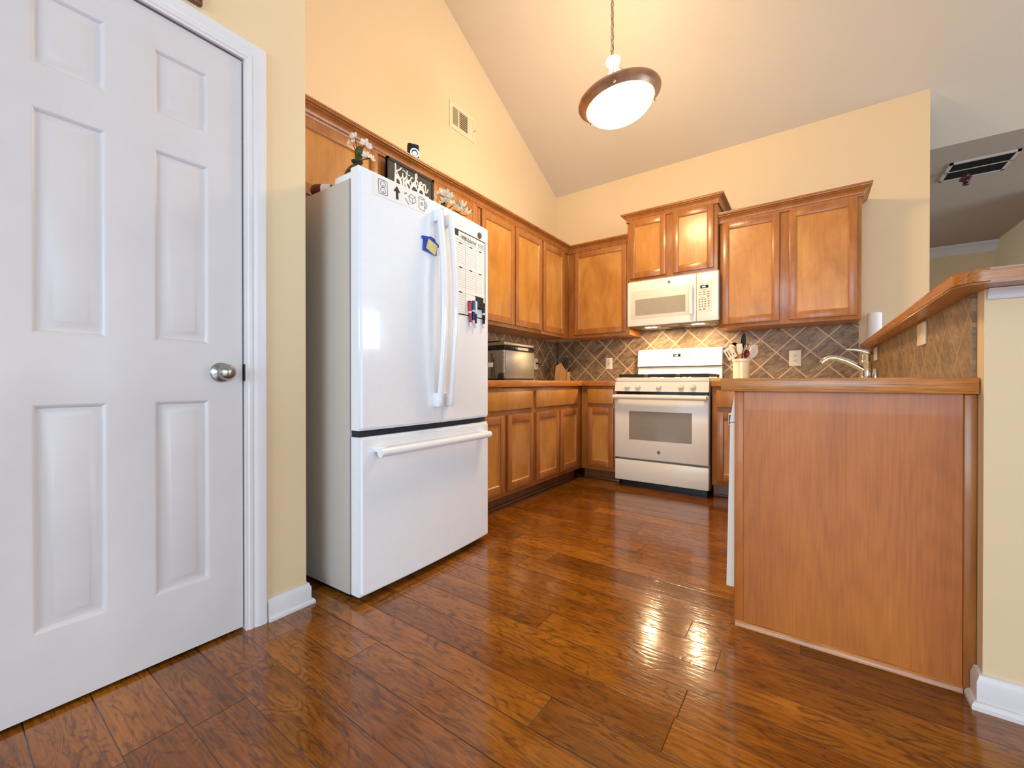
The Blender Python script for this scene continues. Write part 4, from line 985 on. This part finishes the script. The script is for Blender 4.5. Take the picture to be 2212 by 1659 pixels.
MB().box(ix0 + .006, iy0 + .006, iz + .291, ix1 - .05, iy1 - .006, iz + .302, .005).build('lid_rim', 'black_plastic', t)
m = MB()
for i in range(18): m.box(ix1 - .016, iy0 - .002, iz + .060 + .0095 * i, ix1 - .002, iy0 + .003, iz + .0645 + .0095 * i)
m.build('side_slats', 'plate_white', t)
m = MB()
for i in range(14): m.box(ix1 - .130, iy0 - .0005, iz + .030 + .013 * i, ix1 - .112, iy0 + .002, iz + .036 + .013 * i)
m.build('air_vents', 'black_plastic', t)
MB().lathe([(0, 0), (.026, 0), (.026, .008), (.020, .012), (0, .012)], (ix1 - .030, iy0 + .001, iz + .030), (0, -1, 0), 24).build('drain_plug', 'black_plastic', t)
cdm = MB().tube([(ix1 - .10, iy0 - .004, iz + .17), (ix1 - .095, iy0 - .012, iz + .10), (ix1 - .085, iy0 - .014, iz + .04), (ix1 - .075, iy0 - .012, iz + .004), (ix1 - .12, iy0 - .02, iz + .0035), (ix0 - .02, iy0 - .03, iz + .0035)], .0032, 8)
cdm.build('power_cord', 'black_plastic', t)
MB().box(ix1 - .150, iy0 - .012, iz + .100, ix1 - .095, iy0 - .004, iz + .135, .003).build('cord_tag', 'paper', t)
# plug and cord at the outlet
t = thing('power_cord', 'black cord with plug drooping from the outlet to the counter behind the knife block', 'cord', (XW + .03, 3.72, iz))
MB().box(XW + .0175, 3.690, 1.088, XW + .046, 3.712, 1.104, .004).build('plug', 'black_plastic', t)
MB().tube([(XW + .046, 3.701, 1.096), (XW + .064, 3.72, 1.085), (XW + .06, 3.735, 1.05), (XW + .05, 3.69, 1.01), (XW + .05, 3.66, .96), (XW + .06, 3.70, .925), (XW + .08, 3.80, iz + .0035), (XW + .08, 3.90, iz + .0035), (XW + .05, 4.02, .935)], .0032, 8).build('cable', 'black_plastic', t)
tag(MB().tube([(XW + .035, 4.120, 1.3495), (XW + .034, 4.122, 1.20), (XW + .040, 4.110, 1.08), (XW + .036, 4.10, .98), (XW + .04, 4.08, iz + .004)], .0042, 8).build('hanging_cable', 'black_plastic'),
    'black cable hanging down the tiled corner from the wall cabinets', 'cable')
# knife block
kb0 = Vector((-2.150, 3.930, iz)); d = RV
t = thing('knife_block', 'light wooden knife block in the corner of the left counter', 'knife block', kb0)
mp_ = lambda u, v, w_: tuple(kb0 + d * u * 1.18 + FV * w_ * 1.1 + Vector((0, 0, v * 1.22)))
MB().prism([(-.072, 0), (.040, 0), (.040, .070), (-.012, .158), (-.060, .128)], mp_, -.045, .045).build('block', 'block_gold', t)
MB().prism([(.0405, 0), (.066, 0), (.066, .074), (.0405, .080)], mp_, -.055, .020).build('steak_knife_rack', 'block_wood', t)
dv = (d * .52 + Vector((0, 0, .854))).normalized()
for i, (u, v, w_, L, r_) in enumerate(((-.010, .136, -.030, .128, .0120), (.000, .128, -.004, .134, .0125), (-.002, .130, .024, .124, .0115), (.020, .102, -.030, .118, .0110), (.022, .100, -.002, .124, .0115), (.020, .102, .026, .108, .0100))):
    p = Vector(mp_(u, v, w_)) - dv * .018
    k = thing('kitchen_knife', 'black handled kitchen knife standing in the wooden knife block', 'knife', p, 0, 'knives in the knife block')
    MB().tube([p + dv * .006, p + dv * .03, p + dv * .055, p + dv * L * .9, p + dv * L], [r_ * .9, r_, r_ * .82, r_, r_ * .7], 10).build('handle', 'utensil_black', k)
    MB().tube([p + dv * L, p + dv * (L + .004)], r_ * .7, 10).build('pommel', 'steel', k)
for i in range(5):
    p = Vector(mp_(.053, .070, -.045 + .0135 * i))
    dv2 = (d * .34 + Vector((0, 0, .94))).normalized()
    k = MB().tube([p, p + dv2 * .03, p + dv2 * .062], [.0042, .0052, .0040], 8).build('steak_knife', 'utensil_black')
    tag(k, 'slim black steak knife in the front rack of the knife block', 'knife', 'steak knives in the front rack')

# ------------------------------------------------------------------ utensil crock
cc = Vector((-.455, 3.900, iz))
tag(MB().lathe([(0, 0), (.074, 0), (.076, .004), (.076, .010), (.072, .014), (0, .014)], cc, n=36).build('trivet', 'block_wood'), 'round wooden trivet under the utensil crock', 'trivet')
kz = iz + .0145
tag(MB().lathe([(0, 0), (.060, 0), (.063, .003), (.063, .138), (.068, .142), (.069, .150), (.069, .160), (.066, .164), (.060, .164), (.058, .158), (.058, .008), (0, .008)], (cc.x, cc.y, kz), n=44).build('utensil_crock', 'crock_cream'), 'cream ceramic crock full of cooking utensils right of the stove', 'crock')
def ut(name, label, cat, r_, u, fw, pr, mat, head, hmat=None, rh=.005):
    """utensil from a foot inside the crock to a head at (r,u) seen from the front"""
    p0 = Vector((cc.x, cc.y, kz + .012)) + RV * (-r_ * .35) + FV * (fw * .2); p1 = Vector((cc.x, cc.y, kz)) + RV * r_ + FV * fw + Vector((0, 0, u))
    ax = (p1 - p0).normalized()
    t = thing(name, label, cat, p0)
    MB().tube([p0, p0 + (p1 - p0) * .5, p1], [rh, rh * 1.1, rh * .9], 8).build('handle', mat, t)
    m = MB(); head(m, p1, ax); m.build('head', hmat or mat, t); return t
def flat(wd, L, slots=0, th=.003):
    def h(m, p, ax):
        sd = (RV - ax * RV.dot(ax)).normalized(); nn = ax.cross(sd)
        def bar(u0, u1, v0, v1): m.hexa([p + sd * a + ax * b + nn * c for c in (-th / 2, th / 2) for a, b in ((u0, v0), (u1, v0), (u1, v1), (u0, v1))])
        if not slots: 
            pts = [(-wd * .3, 0), (wd * .3, 0), (wd * .5, L * .4), (wd * .5, L), (-wd * .5, L), (-wd * .5, L * .4)]
            m.prism(pts, lambda u, v, w_: p + sd * u + ax * v + nn * w_, -th / 2, th / 2)
        else:
            n = slots; sw = wd / (2 * n + 1)
            bar(-wd / 2, wd / 2, 0, L * .22); bar(-wd / 2, wd / 2, L * .82, L)
            for i in range(n + 1): bar(-wd / 2 + 2 * i * sw, -wd / 2 + (2 * i + 1) * sw, L * .2, L * .84)
    return h
def spoon(wd, L, depth=.012):
    def h(m, p, ax):
        sd = (RV - ax * RV.dot(ax)).normalized(); nn = ax.cross(sd); rows = []
        for i in range(9):
            v = i / 8; hw = wd / 2 * math.sin(PI * (.06 + .88 * v)) ** .7
            rows.append([m.bm.verts.new(p + sd * hw * j + ax * L * v + nn * (depth * math.sin(PI * v) * (1 - j * j))) for j in (-1, -.5, 0, .5, 1)])
            
        for a, b in zip(rows, rows[1:]):
            for j in range(4): m.bm.faces.new((a[j], a[j + 1], b[j + 1], b[j]))
        g = bmesh.ops.solidify(m.bm, geom=list(m.bm.faces), thickness=.003)
    return h
def whisk(m, p, ax):
    sd = (RV - ax * RV.dot(ax)).normalized(); nn = ax.cross(sd)
    for k in range(4):
        q = sd * math.cos(PI * k / 4) + nn * math.sin(PI * k / 4)
        m.tube([p + q * (.026 * math.sin(PI * min(1, .02 + i / 12 * .98)) * (1 if True else 0)) * (1) + ax * (.085 * (i / 12)) for i in range(7)] + [p + q * .026 * math.sin(PI * i / 12) + ax * .085 * (.5 + .5 * math.sin(PI * (i - 6) / 12)) for i in range(7, 13)], .0012, 5)
        m.tube([p - q * (.026 * math.sin(PI * i / 12)) + ax * (.085 * math.sin(PI * i / 24)) for i in range(13)], .0012, 5)
ut('slotted_turner', 'white slotted turner leaning out at the left of the crock', 'utensil', -.074, .168, -.01, None, 'utensil_white', flat(.078, .098, 3))
ut('spatula', 'white rectangular spatula on a wooden handle in the crock', 'utensil', -.022, .205, -.02, None, 'spoon_wood', flat(.046, .082), 'utensil_white')
ut('serving_spoon', 'white and black rimmed spoon behind the spatula in the crock', 'utensil', -.052, .215, .02, None, 'utensil_black', spoon(.060, .074), 'utensil_white')
ut('ladle', 'black ladle at the back of the crock', 'utensil', -.030, .235, .035, None, 'utensil_black', spoon(.074, .070, .03), 'utensil_black')
ut('slotted_spoon', 'tall dark spoon rising above the other utensils in the crock', 'utensil', .018, .240, .015, None, 'utensil_black', spoon(.044, .140), 'utensil_black')
ut('whisk', 'steel wire whisk in the crock', 'utensil', .026, .200, -.015, None, 'steel', whisk, 'steel')
ut('tongs', 'dark bronze kitchen tongs at the right of the crock', 'utensil', .052, .235, -.005, None, 'bronze', flat(.020, .070, 0, .006), 'bronze')
ut('serving_spoon', 'red brown spoon low in the front of the crock', 'utensil', .014, .172, -.035, None, 'utensil_red', spoon(.052, .066, .018), 'utensil_red', .0045)
ut('pasta_server', 'large white scalloped pasta server leaning out at the right of the crock', 'utensil', .064, .172, .005, None, 'utensil_white', spoon(.088, .125, .02), 'paper')
ut('wooden_spoon', 'pale wooden spoon standing left of center in the crock', 'utensil', -.036, .200, .0, None, 'spoon_wood', spoon(.022, .075, .004), 'spoon_wood')

# ------------------------------------------------------------------ faucet and paper towel
fb = Vector((.258, 2.97, CT1 + .0005))
t = thing('kitchen_faucet', 'chrome single lever kitchen faucet on the peninsula', 'faucet', fb)
MB().lathe([(0, 0), (.030, 0), (.030, .006), (.027, .012), (.025, .022), (.025, .088), (.027, .092), (.027, .096), (.025, .100), (.024, .126), (.020, .140), (.010, .148), (0, .150)], fb, n=32).build('body', 'chrome', t)
MB().tube([fb + Vector((-.004, 0, .046)), fb + Vector((-.045, 0, .076)), fb + Vector((-.09, 0, .104)), fb + Vector((-.135, 0, .122)), fb + Vector((-.165, 0, .123)), fb + Vector((-.188, 0, .108)), fb + Vector((-.198, 0, .094))], [.020, .018, .0165, .016, .0175, .019, .0175], 16).build('spout', 'chrome', t)
MB().tube([fb + Vector((.012, 0, .132)), fb + Vector((0, 0, .148)), fb + Vector((-.03, 0, .160)), fb + Vector((-.06, 0, .166)), fb + Vector((-.090, 0, .167))], [.017, .014, .009, .0065, .0045], 12).build('lever', 'chrome', t)
MB().lathe([(0, 0), (.016, 0), (.016, .004), (.013, .008), (.012, .050), (.013, .054), (.010, .058), (0, .058)], fb + Vector((.030, -.036, 0)), n=20).build('side_sprayer', 'chrome', t)
pc = Vector((.392, 4.065, 1.1955))
t = thing('paper_towel_roll', 'upright white paper towel roll at the far end of the bar', 'paper towels', pc)
MB().lathe([(.020, 0), (.040, 0), (.042, .003), (.042, .213), (.040, .216), (.020, .216), (.020, 0)], pc, n=36).build('paper', 'paper', t)
MB().lathe([(.0165, .001), (.0199, .001), (.0199, .2165), (.0165, .2165), (.0165, .001)], pc, n=24).build('core', 'spoon_wood', t)
